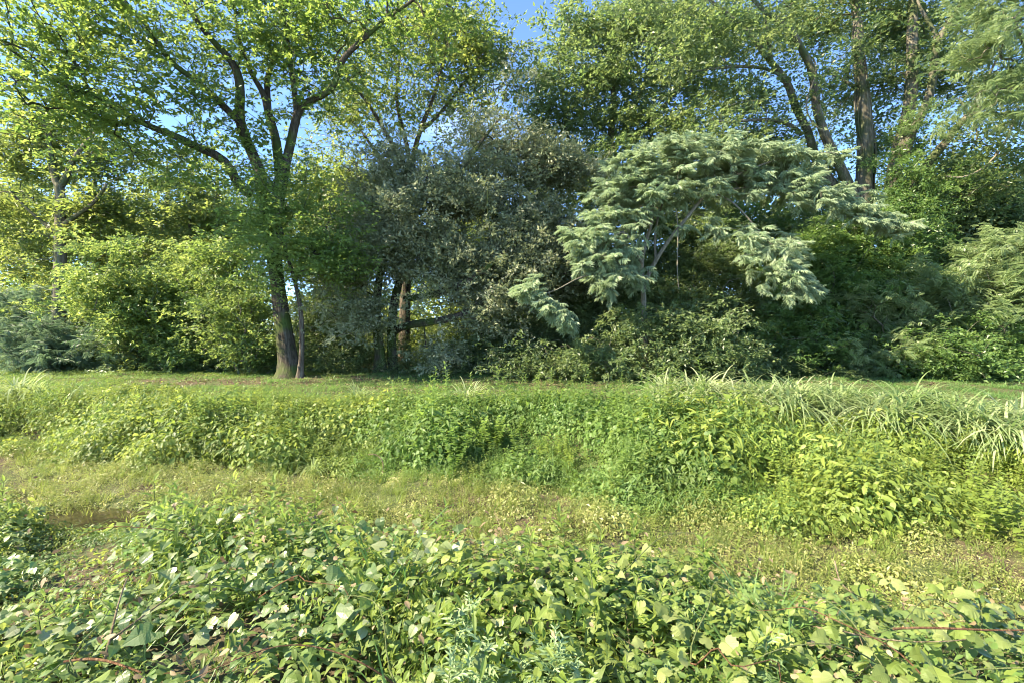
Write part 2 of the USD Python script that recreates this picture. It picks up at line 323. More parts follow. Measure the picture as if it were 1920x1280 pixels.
xs = np.concatenate([np.linspace(-900, -60, 14)[:-1], np.linspace(-60, -24, 13)[:-1], np.linspace(-24, 24, 241), np.linspace(24, 60, 13)[1:], np.linspace(60, 900, 14)[1:]])
ys = np.concatenate([np.linspace(-600, -30, 8)[:-1], np.linspace(-30, 0, 11)[:-1], np.linspace(0, 26, 131), np.linspace(26, 80, 19)[1:], np.linspace(80, 1200, 14)[1:]])
GX, GY = np.meshgrid(xs, ys)
V = np.column_stack([GX.ravel(), GY.ravel(), gz(GX, GY).ravel()])
near = (np.abs(V[:, 0]) < 24) & (V[:, 1] > 0) & (V[:, 1] < 26)
V[near, 2] += (meshkit.fbm(V[near] * 2.2) * .05) if hasattr(meshkit, 'fbm') else 0
nx = len(xs)
I, J = np.meshgrid(np.arange(len(ys) - 1), np.arange(nx - 1), indexing='ij')
q = np.stack([I * nx + J, I * nx + J + 1, (I + 1) * nx + J + 1, (I + 1) * nx + J], -1).reshape(-1, 4)
ground_mat = usdkit.material(stage, '/World/Looks/soil', {
    'g': ('geometry', {}), 'n': ('noise_texture', {'scale': 0.7, 'detail': 5.0}), 'n2': ('noise_texture', {'scale': 14.0, 'detail': 5.0, 'roughness': .7}),
    'r': ('rgb_ramp', {'ramp': [(.3, (.04, .03, .018)), (.55, (.09, .068, .04)), (.8, (.16, .125, .08))]}),
    'r2': ('rgb_ramp', {'ramp': [(.3, (.035, .055, .015)), (.7, (.10, .115, .04))]}),
    'f': ('map_range', {'from_min': .42, 'from_max': .58, 'clamp': True}), 'm': ('mix_color', {}), 'b': ('bump', {'strength': .7, 'distance': .04}), 'p': ('principled_bsdf', {'roughness': .95, 'specular_ior_level': .2})},
    [('g.position', 'n.vector'), ('g.position', 'n2.vector'), ('n2.fac', 'r.fac'), ('n2.fac', 'r2.fac'), ('n.fac', 'f.value'), ('f.result', 'm.fac'), ('r.color', 'm.a'), ('r2.color', 'm.b'), ('m.result', 'p.base_color'), ('n2.fac', 'b.height'), ('b.normal', 'p.normal')], surface='p.BSDF')
g = usdkit.mesh(stage, '/World/ground', (V, np.vstack([q[:, [0, 1, 2]], q[:, [0, 2, 3]]])), ground_mat, smooth=True)
tag(g.GetPrim(), 'brown soil of the two ditch banks and the level clearing', 'ground', kind='structure')

water_mat = usdkit.material(stage, '/World/Looks/murky_water', {
    'g': ('geometry', {}), 'n': ('noise_texture', {'scale': 5.0, 'detail': 3.0}), 'b': ('bump', {'strength': .12, 'distance': .02}),
    'r': ('rgb_ramp', {'ramp': [(.3, (.016, .012, .007)), (.7, (.035, .027, .016))]}), 'p': ('principled_bsdf', {'roughness': .06, 'ior': 1.33})},
    [('g.position', 'n.vector'), ('n.fac', 'b.height'), ('n.fac', 'r.fac'), ('r.color', 'p.base_color'), ('b.normal', 'p.normal')], surface='p.BSDF')
th = np.linspace(0, 2 * np.pi, 60, endpoint=False)
rr = 1 + .12 * np.sin(3 * th + 1) + .08 * np.sin(5 * th)
wv = np.vstack([[[-6.0, 7.3, -1.43]], np.column_stack([-6.0 + 1.9 * rr * np.cos(th), 7.3 + 1.0 * rr * np.sin(th), np.full(60, -1.43)])])
wf = np.array([[0, 1 + k, 1 + (k + 1) % 60] for k in range(60)])
w = usdkit.mesh(stage, '/World/water', (wv, wf), water_mat)
tag(w.GetPrim(), 'small pool of murky brown water lying in the ditch at the left', 'water', kind='structure')


# ------------------------------------------------------------------ trees
def blob_points(rng, blobs, n, noise=.55, gap=.0, shell=.5, sig=.42, per=11):
    """Leaf clump places in and around ellipsoids (px, py, half width px, half height px, depth, half depth m[, weight]): boughs first, then sprays round each bough."""
    w = np.array([b[2] * b[3] * (b[4] / 18) ** 2 * (b[6] if len(b) > 6 else 1) for b in blobs], float); w /= w.sum()
    b6 = np.array([x[:6] for x in blobs], float)
    m = max(6, n // per)
    C = np.zeros((0, 3))
    while len(C) < m:
        b = b6[rng.choice(len(blobs), 3 * m, p=w)]
        u = unit(rng.normal(size=(3 * m, 3))) * (rng.uniform(0, 1, 3 * m) ** .42)[:, None] * 1.06
        c = np.stack([(b[:, 0] - CX) / F * b[:, 4], b[:, 4], CAMZ + (HY - b[:, 1]) / F * b[:, 4]], 1)
        p = c + u * np.stack([b[:, 2] / F * b[:, 4], b[:, 5], b[:, 3] / F * b[:, 4]], 1)
        if gap > 0:
            nz = np.sin(p[:, 0] / noise + 2.1 * np.sin(p[:, 2] / noise * .8)) * np.sin(p[:, 1] / noise * .9 + 1.7) + np.sin(p[:, 2] / noise * 1.3 + 1.9 * np.sin(p[:, 0] / noise * .7 + p[:, 1] / noise * .6))
            p = p[nz > gap - 1.3 + rng.normal(0, .3, len(p))]
        C = np.vstack([C, p])
    C = C[:m]
    wt = rng.gamma(1.6, 1, m); k = rng.choice(m, n, p=wt / wt.sum())
    dirn = rng.normal(size=(m, 3)) * [1, 1, .35]; dirn = unit(dirn)
    sg = sig * np.sqrt(np.clip(wt, .4, 3))
    p = C[k] + rng.normal(size=(n, 3)) * sg[k][:, None] * [.75, .75, .42] + dirn[k] * (rng.uniform(-1.3, 1.3, n) * sg[k])[:, None]
    p[:, 2] = np.maximum(p[:, 2], rng.uniform(.12, .3, n))
    return p


def twig(rng, n=42, size=.11, spread=(.42, .42, .3), t=SMALL, flat=.6, droop=.3):
    """A leafy spray: short twigs that fan out of one point, leaves on both sides of each."""
    ms, k = [], max(3, n // 8)
    for _ in range(k):
        a = rng.uniform(0, 6.28); L0 = spread[0] * rng.uniform(.9, 2.0)
        ax = np.array([math.cos(a), math.sin(a), rng.normal(.1, .35)]); ax /= np.linalg.norm(ax)
        m = max(4, int(n / k)); u = np.linspace(.18, 1, m)
        base = rng.normal(0, .12, 3) * np.array(spread) * 2
        pos = base + ax * (u * L0)[:, None] + np.column_stack([0 * u, 0 * u, -droop * L0 * u ** 2]) + rng.normal(0, .03, (m, 3))
        sd = np.cross(ax, [0, 0, 1.0]); sd /= np.linalg.norm(sd) + 1e-9
        sg = np.tile([1.0, -1.0], m)[:m]
        d = ax[None] * .7 + sd[None] * (sg * .85)[:, None] + rng.normal(0, .25, (m, 3)) + [0, 0, -.2]; d[-1] = ax + [0, 0, -.3]
        nn = np.column_stack([rng.normal(0, .6, m), rng.normal(0, .6, m), rng.normal(flat * 2.0, .5, m)]); nn = unit(nn)
        d = unit(d - nn * (d * nn).sum(1, keepdims=True))
        ms.append(place(t, pos, d, nn, size * rng.uniform(.65, 1.25, m)))
        ms.append(segments(np.vstack([base, pos[m // 2]]), np.vstack([pos[m // 2], pos[-1]]), [.006, .004], [.004, .002], 3))
    return join(*ms)


def frond_leaf(rng, pairs=8, L_=.34, w=.2):
    """A feathery compound leaf of narrow leaflets."""
    u = np.repeat(np.linspace(.12, .97, pairs), 2); s = np.tile([1, -1], pairs)
    pos = np.column_stack([u * L_, 0 * u, -.35 * u ** 2 * L_])
    d = np.column_stack([.45 + .3 * u, s * (1.0 - .25 * u), -.25 + 0 * u])
    return place(NARROW, pos, d, np.tile([0, 0, 1.0], (len(u), 1)), w * (1.05 - .55 * np.abs(u - .45)), 1.25)


def grow(sk_p, sk_r, targets, rmin=.007, bend=.12, rng=None, rmax=.09):
    """Branches that join every target to the limbs or to an earlier branch."""
    d0 = cKDTree(sk_p).query(targets)[0]
    order = np.argsort(d0)
    ns = len(sk_p); cap = ns + 3 * len(targets)
    P = np.zeros((cap, 3)); par = np.full(cap, -1); cost = np.zeros(cap); P[:ns] = sk_p; m = ns
    up = np.array([0, 0, 1.0])
    for i in order:
        tg = targets[i]
        dd = np.linalg.norm(P[:m] - tg, axis=1)
        k = int(np.argmin(dd + .35 * cost[:m] + 0.5 * np.clip(P[:m, 2] - tg[2], 0, None)))
        a, ln = P[k], dd[k]
        o = rng.normal(0, bend * ln, 3) * [1, 1, .6] + up * bend * ln
        last = k
        for s in (.35, .7, 1.0):
            P[m] = a + (tg - a) * s + o * (4 * s * (1 - s)); par[m] = last; cost[m] = cost[last] + ln / 3; last = m; m += 1
    cnt = np.zeros(m)
    for j in range(m - 1, ns - 1, -1):
        cnt[j] = max(cnt[j], 1)
        if par[j] >= ns: cnt[par[j]] += cnt[j] * (1 if (j - ns) % 3 == 0 else 1)
    e = np.arange(ns, m); pa = par[e]
    r1 = np.minimum(rmin * np.sqrt(cnt[e]), rmax); r0 = np.where(pa >= ns, np.minimum(rmin * np.sqrt(np.maximum(cnt[np.maximum(pa, ns)], 1)), rmax), np.minimum(r1 * 1.25, sk_r[np.minimum(pa, ns - 1)]))
    return segments(P[pa], P[e], np.maximum(r0, r1), r1, 4)


def tree(name, label, cat, seed, trunk, limbs, blobs, n, leafmat, barkmat, leaf=.12, nleaf=42, spread=(.45, .45, .3), gap=.5, every=2, scale=(.75, 1.3), group=None, crown_name='crown', protos=None, extra=None, limbmat=None, rough=.06, noise=.55, flat=.6, tmpl=SMALL, rmin=.008, shell=.5, tilt=.45, sig=.5, per=8):
    rng = np.random.default_rng(seed)
    base = at(*trunk[0][:3]); base[2] = float(gz(base[0], base[1])) - .05
    t = Thing(name, label, cat, base, group)
    sk, sr = [], []
    for k, (path, mat, nm) in enumerate([(trunk, barkmat, 'trunk')] + [(l, limbmat or barkmat, 'limb') for l in limbs]):
        pts = np.array([at(*q[:3]) for q in path]); rad = np.array([q[3] for q in path])
        if k == 0:
            pts[0, 2] = base[2]
        p, r = spline(pts, rad, .3)
        if name in ('vine_wrapped_tree', 'ivy_clad_tree'): r = r * .78
        if k == 0:
            r = r * (1 + .75 * np.exp(-(p[:, 2] - base[2]) / .3))
        t.add(nm, tube(p, r, 12 if k == 0 else 8, rough, seed + k), mat, smooth=True)
        keep = slice(None) if k else slice(len(p) // 3, None)
        sk.append(p[keep]); sr.append(r[keep])
    sk, sr = np.vstack(sk), np.concatenate(sr)
    pos = blob_points(rng, blobs, n, noise, gap, shell, sig, per)
    if every:
        t.add('branch', grow(sk, sr, pos[::every], rmin, .12, rng), limbmat or barkmat, kind='stuff')
    protos = protos or [twig(rng, nleaf, leaf, spread, tmpl, flat) for _ in range(4)]
    t.scatter(crown_name, protos, leafmat, pos, quats(rng, n, tilt), rng.uniform(*scale, n), rng.integers(0, len(protos), n))
    if extra: extra(t, rng)
    return t


D = 17.7
big = dict(seed=11)
tree('sweetgum_tree', 'big dark-trunked tree with spreading limbs at the left, its bare base on the clearing', 'tree', 11,
     [(543, 712, D, .34), (538, 660, D, .31), (529, 600, D, .27), (521, 540, D, .25), (510, 460, D, .24), (498, 390, D, .24), (488, 335, D, .22)],
     [[(488, 338, D, .2), (464, 269, D, .18), (450, 225, D - .3, .16), (447, 144, D - .6, .14), (433, 114, D - .8, .12), (396, 74, D - 1.2, .09), (346, 0, D - 2, .07), (300, -80, D - 2.5, .03)],
      [(452, 230, D - .3, .12), (420, 200, D - .8, .11), (365, 150, D - 1.3, .09), (325, 120, D - 1.7, .08), (285, 65, D - 2, .06), (235, 10, D - 2.4, .04)],
      [(470, 365, D, .17), (440, 333, D - .2, .16), (417, 299, D - .5, .145), (376, 279, D - .9, .13), (336, 259, D - 1.3, .12), (292, 242, D - 1.8, .1), (262, 228, D - 2, .085), (215, 202, D - 2.4, .07), (134, 168, D - 3, .04)],
      [(262, 228, D - 2, .06), (225, 232, D - 2.1, .05), (160, 212, D - 2.4, .04), (90, 205, D - 2.8, .025)],
      [(515, 420, D, .19), (524, 340, D + .2, .17), (522, 302, D + .3, .16), (514, 249, D + .3, .15), (504, 215, D + .3, .14), (491, 171, D + .2, .1), (477, 148, D, .08), (455, 95, D - .2, .06), (440, 30, D - .4, .04)],
      [(504, 218, D + .3, .11), (501, 161, D + .5, .1), (507, 128, D + .7, .09), (531, 87, D + 1, .08), (544, 44, D + 1.2, .07), (556, -30, D + 1.5, .04)],
      [(518, 400, D, .17), (530, 345, D - .2, .16), (538, 299, D - .3, .15), (551, 242, D - .5, .14), (562, 205, D - .7, .13), (591, 185, D - 1, .11), (625, 161, D - 1.3, .1), (640, 118, D - 1.5, .09), (667, 87, D - 1.8, .085), (700, 57, D - 2, .07), (734, 30, D - 2.2, .06), (790, -10, D - 2.5, .03)],
      [(556, 215, D - .6, .1), (548, 144, D - .4, .09), (541, 94, D - .3, .08), (536, 40, D, .06), (520, -40, D, .03)]],
     [(40, 80, 120, 70, 14.5, 1.6), (170, 60, 120, 60, 14.8, 1.6), (130, 175, 130, 40, 14.6, 1.3), (230, 150, 100, 45, 15.3, 1.3), (40, 190, 70, 50, 14.5, 1.2), (320, 70, 110, 60, 15.8, 1.6), (330, 190, 90, 45, 16, 1.3), (250, 250, 110, 35, 15.6, 1.2),
      (430, 60, 90, 70, 16.6, 1.6), (430, 215, 80, 45, 16.8, 1.4), (520, 60, 90, 60, 18.2, 1.8), (570, 130, 60, 60, 17.8, 1.4), (640, 40, 100, 50, 16.2, 1.6), (740, 30, 90, 45, 15.6, 1.4), (690, 110, 60, 40, 16.3, 1.2), (370, 310, 80, 35, 17, 1.1), (590, 210, 50, 40, 17.5, 1),
      (150, -60, 220, 70, 16, 2.5, .6), (450, -70, 260, 80, 17.5, 3, .6), (740, -50, 120, 60, 16.5, 2, .6), (850, 20, 50, 50, 15.5, 1)],
     1350, L['sweetgum'], B['dark'], leaf=.15, nleaf=30, spread=(.4, .4, .3), gap=.8, every=1, rmin=.009, sig=.6, per=6)

tree('young_maple_tree', 'slim leafy young tree hugging the right side of the big dark trunk', 'tree', 12,
     [(562, 700, 17.2, .09), (566, 620, 17.1, .08), (560, 560, 17, .07), (545, 500, 16.9, .06), (528, 440, 16.8, .07), (512, 350, 16.7, .04)],
     [[(553, 530, 17, .05), (590, 470, 16.8, .035), (620, 410, 16.6, .02)]],
     [(510, 360, 60, 45, 16.6, .9), (550, 400, 70, 50, 16.4, 1), (480, 430, 60, 55, 16.4, .9), (560, 470, 70, 40, 16.4, .9), (450, 380, 50, 50, 16.8, .8), (455, 510, 45, 40, 16.9, .7), (610, 490, 40, 40, 17, .7), (545, 330, 50, 30, 16.8, .7), (505, 470, 40, 50, 16.3, .5), (500, 410, 40, 40, 16.4, .5), (610, 430, 40, 60, 17, .8)],
     500, L['fresh'], B['trunk'], leaf=.12, nleaf=34, gap=.6, spread=(.4, .4, .22), every=3, crown_name='foliage')

tree('tall_tree', 'tall tree at the far left whose grey trunk forks under yellowish foliage', 'tree', 13,
     [(108, 690, 25, .33), (110, 590, 25, .28), (113, 480, 25, .26), (114, 400, 25, .24), (110, 345, 25, .2)],
     [[(110, 350, 25, .17), (98, 310, 25, .15), (92, 270, 25, .11), (70, 200, 25, .07)], [(113, 350, 25, .17), (125, 330, 24.8, .15), (135, 305, 24.6, .12), (160, 270, 24.3, .09), (190, 235, 24, .05)],
      [(114, 425, 25, .12), (150, 400, 24.6, .1), (180, 375, 24.4, .08), (200, 345, 24.3, .06)], [(113, 440, 25, .1), (60, 400, 24.8, .07), (20, 360, 24.6, .04)]],
     [(110, 220, 90, 40, 25.5, 1.4), (30, 250, 70, 50, 26, 1.3), (180, 290, 60, 40, 26, 1.2), (50, 310, 50, 35, 26.5, 1.2), (25, 400, 40, 40, 26, 1.1), (170, 440, 45, 40, 26, 1), (195, 400, 45, 40, 25.5, 1.1), (15, 480, 30, 35, 25.5, 1)],
     700, L['backtree'], B['grey'], leaf=.17, nleaf=32, spread=(.5, .5, .3), gap=.5, every=2, scale=(.9, 1.5))

D = 23
tree('fan_branched_tree', 'tree of pale thin branches fanning up between the big dark tree and the grey tree', 'tree', 14,
     [(758, 690, D, .27), (760, 560, D, .24), (763, 450, D, .22), (766, 370, D, .2), (768, 322, D, .18)],
     [[(768, 330, D, .13), (740, 280, D - .3, .11), (715, 235, D - .6, .09), (690, 195, D - .9, .07), (660, 160, D - 1.2, .04)],
      [(767, 325, D, .12), (757, 250, D + .2, .1), (745, 195, D + .3, .08), (747, 130, D + .4, .06), (752, 50, D + .5, .03)],
      [(769, 325, D, .13), (778, 280, D - .2, .11), (792, 235, D - .4, .1), (812, 185, D - .6, .08), (830, 120, D - .8, .06), (850, 50, D - 1, .03)],
      [(790, 245, D - .4, .08), (840, 195, D - .2, .065), (875, 150, D, .05), (925, 105, D + .3, .03)], [(766, 345, D, .1), (720, 310, D + .3, .08), (680, 250, D + .5, .05), (640, 215, D + .6, .03)],
      [(766, 380, D, .09), (800, 350, D - .4, .08), (845, 325, D - .8, .06), (890, 270, D - 1, .03)]],
     [(700, 130, 80, 50, D - .5, 1.6), (760, 70, 80, 50, D, 1.8), (850, 80, 70, 55, D - .5, 1.6), (920, 100, 50, 35, D, 1.3), (640, 210, 60, 50, D, 1.5), (830, 170, 60, 40, D, 1.5), (870, 240, 60, 50, D, 1.4), (720, 220, 60, 45, D, 1.5), (650, 320, 60, 40, D, 1.4), (800, 20, 100, 50, D, 2), (945, 115, 40, 30, D, 1), (960, 175, 35, 35, D, 1), (900, 160, 50, 40, D, 1.2)],
     900, L['backtree'], B['trunk'], leaf=.17, nleaf=28, spread=(.5, .5, .3), gap=.6, per=6, every=1, scale=(.75, 1.25), rmin=.009)

D = 19
tree('grey_leaved_tree', 'broad bushy tree of small grey-green leaves with two dark stems in the middle', 'tree', 15,
     [(712, 698, D, .2), (710, 640, D, .18), (706, 590, D, .16), (712, 520, D, .14), (740, 430, D, .1), (780, 340, D, .06)],
     [[(738, 698, D + .2, .2), (734, 640, D + .2, .18), (736, 590, D + .2, .16), (760, 500, D + .2, .13), (820, 400, D, .1), (880, 300, D, .07), (940, 220, D, .04)],
      [(737, 625, D + .2, .14), (790, 606, D - .9, .13), (840, 598, D - 1.3, .12), (885, 580, D - 1.5, .1), (930, 540, D - 1.5, .08), (1000, 480, D - 1, .04)],
      [(760, 560, D, .12), (820, 550, D - 1, .12), (880, 525, D - 1.5, .11), (925, 492, D - 1.6, .09), (980, 430, D - .8, .05)],
      [(905, 690, D + .6, .12), (908, 600, D + .6, .1), (915, 500, D + .5, .08), (930, 380, D + .4, .05)]],
     [(700, 420, 70, 80, D - .3, 1.6), (690, 510, 60, 60, D - .6, 1.3), (790, 390, 90, 80, D - .5, 1.8), (880, 340, 80, 90, D, 1.8), (950, 260, 55, 70, D + .3, 1.6), (975, 200, 40, 45, D + .5, 1.1), (1010, 300, 45, 60, D + .6, 1.3), (930, 440, 90, 80, D - .3, 1.8), (1020, 400, 70, 90, D + .2, 1.6), (840, 480, 80, 55, D - .6, 1.4), (800, 655, 60, 25, D - 1, .8), (1010, 520, 60, 60, D, 1.4), (730, 330, 60, 50, D + .4, 1.4), (1090, 490, 50, 60, D + .5, 1.4), (850, 610, 80, 30, D - .6, 1, .5), (665, 560, 35, 40, D - .8, .7), (740, 480, 70, 50, D - .6, 1.0), (690, 600, 50, 40, D - 1.2, .8, .8), (800, 560, 60, 35, D - 1.6, .7, .8), (930, 580, 70, 40, D - 1.2, .8, .8), (830, 670, 80, 22, D - 1.4, .7, .8), (1060, 320, 40, 50, D + .6, 1), (620, 400, 30, 50, D + 1, .8)],
     3100, L['oak'], B['dark'], leaf=.115, nleaf=46, spread=(.3, .3, .25), gap=.75, every=2, tilt=.7, flat=.3, noise=.7, sig=.42, per=9)

D = 24
tree('dense_crowned_tree', 'tall dense tree whose pointed top rises right of the open blue sky', 'tree', 16,
     [(1125, 695, D, .34), (1128, 560, D, .3), (1130, 430, D, .27), (1140, 300, D, .2), (1150, 180, D, .12), (1130, 90, D, .05)],
     [[(1130, 430, D, .16), (1080, 330, D, .12), (1060, 220, D, .07), (1045, 110, D, .03)], [(1138, 330, D, .15), (1200, 250, D - .4, .1), (1270, 170, D - .8, .05)], [(1142, 290, D, .12), (1200, 180, D + .3, .08), (1230, 90, D + .3, .04)], [(1130, 460, D, .12), (1220, 400, D - .6, .08), (1300, 340, D - 1, .04)]],
     [(1050, 90, 32, 40, D, 1.2, 1.5), (1070, 170, 60, 60, D - .2, 1.7), (1130, 90, 60, 60, D, 1.8), (1150, 190, 90, 80, D - .4, 2), (1230, 130, 90, 80, D, 2), (1320, 130, 60, 60, D, 1.8), (1250, 240, 90, 60, D - .6, 2), (1110, 290, 90, 80, D - .3, 2), (1040, 280, 50, 70, D, 1.7), (1180, 40, 110, 55, D + .3, 2), (1300, 40, 90, 60, D, 2), (1015, 120, 28, 35, D, .9, 1.4), (1010, 200, 35, 50, D, 1.2, 1.4), (1090, 380, 80, 60, D - .3, 1.8), (1180, 390, 70, 60, D - .5, 1.6), (1350, 230, 60, 60, D - .5, 1.6)],
     1450, L['righttree'], B['grey'], leaf=.18, nleaf=36, spread=(.5, .5, .34), gap=.5, every=4, scale=(.8, 1.35))

D = 20


def trunk_vines(path, rad, n, seed):
    def f(t, rng):
        pts = np.array([at(*q[:3]) for q in path]); p, r = spline(pts, rad, .25)
        for k in range(n):
            ph = rng.uniform(0, 6.28); w_ = rng.uniform(-.9, .9); s = np.arange(len(p)) / len(p)
            an = ph + w_ * 3 * s + .3 * np.sin(s * 17 + ph)
            o = np.column_stack([np.cos(an), np.sin(an), 0 * an]) * (r + .02)[:, None] * (1.02 + .1 * np.sin(9 * s + ph))[:, None]
            t.add('climbing_vine', tube(p + o, rng.uniform(.02, .045), 6), B['grey'], smooth=True)
    return f


F1 = [(1618, 700, D, .5), (1618, 520, D, .43), (1619, 386, D, .38), (1623, 269, D, .35), (1618, 188, D, .29), (1609, 110, D, .22), (1607, 44, D, .19), (1600, -20, D, .15), (1590, -120, D, .06)]
tree('vine_wrapped_tree', 'thick trunk wrapped in bare grey vines, with two limbs leaning left', 'tree', 17, F1,
     [[(1612, 420, D, .26), (1596, 356, D - .2, .25), (1569, 302, D - .3, .23), (1545, 249, D - .4, .22), (1529, 188, D - .5, .2), (1522, 134, D - .6, .18), (1502, 91, D - .8, .16), (1482, 57, D - 1, .14), (1441, 27, D - 1.2, .11), (1400, -15, D - 1.4, .07), (1340, -80, D - 1.6, .03)],
      [(1606, 440, D, .24), (1549, 329, D + .2, .22), (1529, 296, D + .2, .21), (1515, 249, D + .2, .2), (1492, 202, D + .1, .19), (1478, 161, D, .17), (1441, 111, D - .2, .15), (1404, 64, D - .4, .13), (1367, 30, D - .6, .11), (1310, -20, D - .8, .06)],
      [(1447, 118, D - .2, .1), (1438, 60, D - .2, .08), (1425, -10, D - .2, .04)],
      [(1480, 158, D, .09), (1448, 134, D - .3, .08), (1414, 126, D - .6, .075), (1357, 127, D - 1, .06), (1297, 134, D - 1.4, .03)],
      [(1502, 252, D + .1, .11), (1482, 235, D - .2, .1), (1431, 225, D - .6, .08), (1347, 228, D - 1.2, .04)],
      [(1612, 170, D, .1), (1580, 150, D + .3, .08), (1550, 135, D + .6, .04)]],
     [(1380, 60, 80, 50, D - 1, 1.7), (1300, 50, 80, 55, D - 1.4, 1.7), (1450, 40, 80, 50, D + 1, 1.2), (1400, 170, 80, 45, D - .6, 1.5), (1330, 230, 70, 35, D - 1, 1.4), (1430, 255, 60, 40, D + 1, 1.2), (1530, 60, 70, 60, D + 2.2, .9), (1570, 160, 45, 50, D + 2.2, .8), (1655, 60, 35, 60, D + 2, .8), (1540, 230, 40, 40, D + 2.2, .8), (1290, 120, 50, 35, D - 1.2, 1.3), (1390, 270, 80, 30, D, 1.4), (1655, 160, 30, 50, D + 1.3, .8), (1600, 430, 60, 40, D - .6, .5, .9), (1560, 300, 25, 40, D - .7, .4, .5), (1600, 60, 30, 50, D - .9, .5, .5), (1500, 180, 30, 40, D - .9, .5, .6), (1240, 50, 60, 40, D - 1.4, 1.4), (1400, -60, 260, 70, D - 1, 3, .5)],
     900, L['righttree'], B['grey'], leaf=.16, nleaf=34, spread=(.5, .5, .3), gap=.7, every=3, extra=trunk_vines(F1[2:7], [.30, .275, .23, .175, .14], 7, 1), rough=.1)
D = 19.5
G1 = [(1662, 700, D, .44), (1660, 520, D, .38), (1668, 403, D, .34), (1684, 280, D, .31), (1702, 215, D, .28), (1710, 134, D, .26), (1711, 50, D, .22), (1713, -10, D, .18), (1716, -110, D, .08)]
tree('ivy_clad_tree', 'big tree with an ivy-covered base and a forked right-hand limb', 'tree', 18, G1,
     [[(1700, 290, D - .2, .22), (1713, 242, D - .3, .2), (1737, 195, D - .4, .19), (1750, 134, D - .5, .17), (1760, 77, D - .6, .15), (1790, 27, D - .8, .12), (1810, -20, D - 1, .07)], [(1758, 85, D - .6, .1), (1745, 48, D - .5, .09), (1728, 20, D - .4, .07), (1720, -30, D - .4, .04)],
      [(1700, 360, D - .4, .2), (1744, 302, D - .6, .19), (1777, 262, D - .8, .17), (1818, 215, D - 1, .14), (1851, 195, D - 1.2, .11), (1910, 180, D - 1.5, .06)], [(1818, 215, D - 1, .08), (1850, 150, D - 1.2, .06), (1880, 90, D - 1.4, .03)]],
     [(1690, 60, 50, 60, D + 1.5, .9), (1790, 150, 40, 50, D + .9, .9), (1830, 110, 60, 60, D - .6, 1.6), (1790, 40, 60, 50, D, 1.6), (1840, 240, 60, 40, D - 1, 1.4), (1770, 310, 50, 40, D + .8, .9), (1890, 180, 40, 50, D - 1, 1.4), (1800, 330, 70, 40, D - .6, 1.4), (1880, 320, 50, 50, D - .8, 1.4), (1655, 250, 25, 50, D + 1.4, .8), (1760, -60, 160, 70, D, 2.5, .5), (1690, 170, 25, 40, D + .9, .6)],
     820, L['righttree'], B['grey'], leaf=.16, nleaf=34, spread=(.5, .5, .3), gap=.65, every=3, rough=.1,
     extra=lambda t, rng: t.scatter('ivy', [twig(rng, 46, .10, (.3, .3, .3), SMALL, .2) for _ in range(3)], L['ivy'], (pp := blob_points(rng, [(1700, 330, 60, 55, D - .7, .5), (1680, 420, 50, 60, D - .6, .5), (1730, 400, 40, 60, D - .8, .5), (1705, 500, 60, 60, D - .8, .6), (1690, 240, 25, 50, D - .5, .35)], 420, .4, .3)), quats(rng, 420, .8), rng.uniform(.8, 1.3, 420), rng.integers(0, 3, 420)))

rng = np.random.default_rng(5)
fr = [frond_leaf(rng) for _ in range(1)]
def spray(rng, n=9, s=1.0):
    """A branch end of feathery leaves."""
    ms = []
    for k in range(n):
        a = rng.uniform(-1.3, 1.3); v, f, u = frond_leaf(rng, 7, .32 * s, .13 * s)
        c, s_ = math.cos(a), math.sin(a); t_ = rng.normal(-.1, .25); ct, st = math.cos(t_), math.sin(t_)
        R = np.array([[c, -s_, 0], [s_, c, 0], [0, 0, 1]]) @ np.array([[ct, 0, -st], [0, 1, 0], [st, 0, ct]])
        ms.append((v @ R.T + [rng.uniform(-.1, .4), rng.uniform(-.2, .2), rng.uniform(-.1, .1)], f, u))
    return join(*ms)
feather = [spray(rng, 15, .62) for _ in range(4)]
tree('feathery_tree', 'feathery pale-green tree reaching in at the top right corner', 'tree', 19, [(2010, 700, 16, .22), (1990, 420, 16, .18), (1960, 200, 16, .12), (1910, 60, 16, .05)],
     [[(1960, 210, 16, .06), (1900, 130, 15.6, .03)]], [(1880, 50, 60, 50, 15.6, 1.2), (1900, 130, 50, 50, 15.6, 1), (1850, 90, 40, 30, 15.8, .8), (1900, -20, 90, 50, 15.6, 1.5), (1910, 210, 40, 30, 15.6, .8)], 330, L['locust'], B['grey'], protos=feather, gap=.3, every=2)


def shrub(name, label, seed, px, d, blobs, n, mat, leaf=.09, nleaf=40, stems=6, gap=.35, spread=(.26, .26, .24), protos=None, group=None, bark='grey', scale=(.8, 1.3), tilt=.5, flat=.5, tmpl=SMALL, cat='shrub'):
    rng = np.random.default_rng(seed); leaf *= 1.3
    base = at(px, 700, d); base[2] = float(gz(base[0], base[1])) - .04
    t = Thing(name, label, cat, base, group)
    pos = blob_points(rng, blobs, n, .45, gap, .5, .4, 8)
    sk = np.array([base + [0, 0, .15], base + [.15, .1, .2], base + [-.2, 0, .2]] + [base + [rng.uniform(-1, 1) * .7, rng.uniform(-.4, .4), .12] for _ in range(stems)])
    t.add('stem', grow(sk, np.full(len(sk), .05), pos[::max(1, n // 160)], .006, .15, rng, .06), B[bark], kind='stuff')
    protos = protos or [twig(rng, nleaf, leaf, spread, tmpl, flat) for _ in range(3)]
    t.scatter('foliage', protos, mat, pos, quats(rng, n, tilt), rng.uniform(*scale, n), rng.integers(0, len(protos), n))
    return t


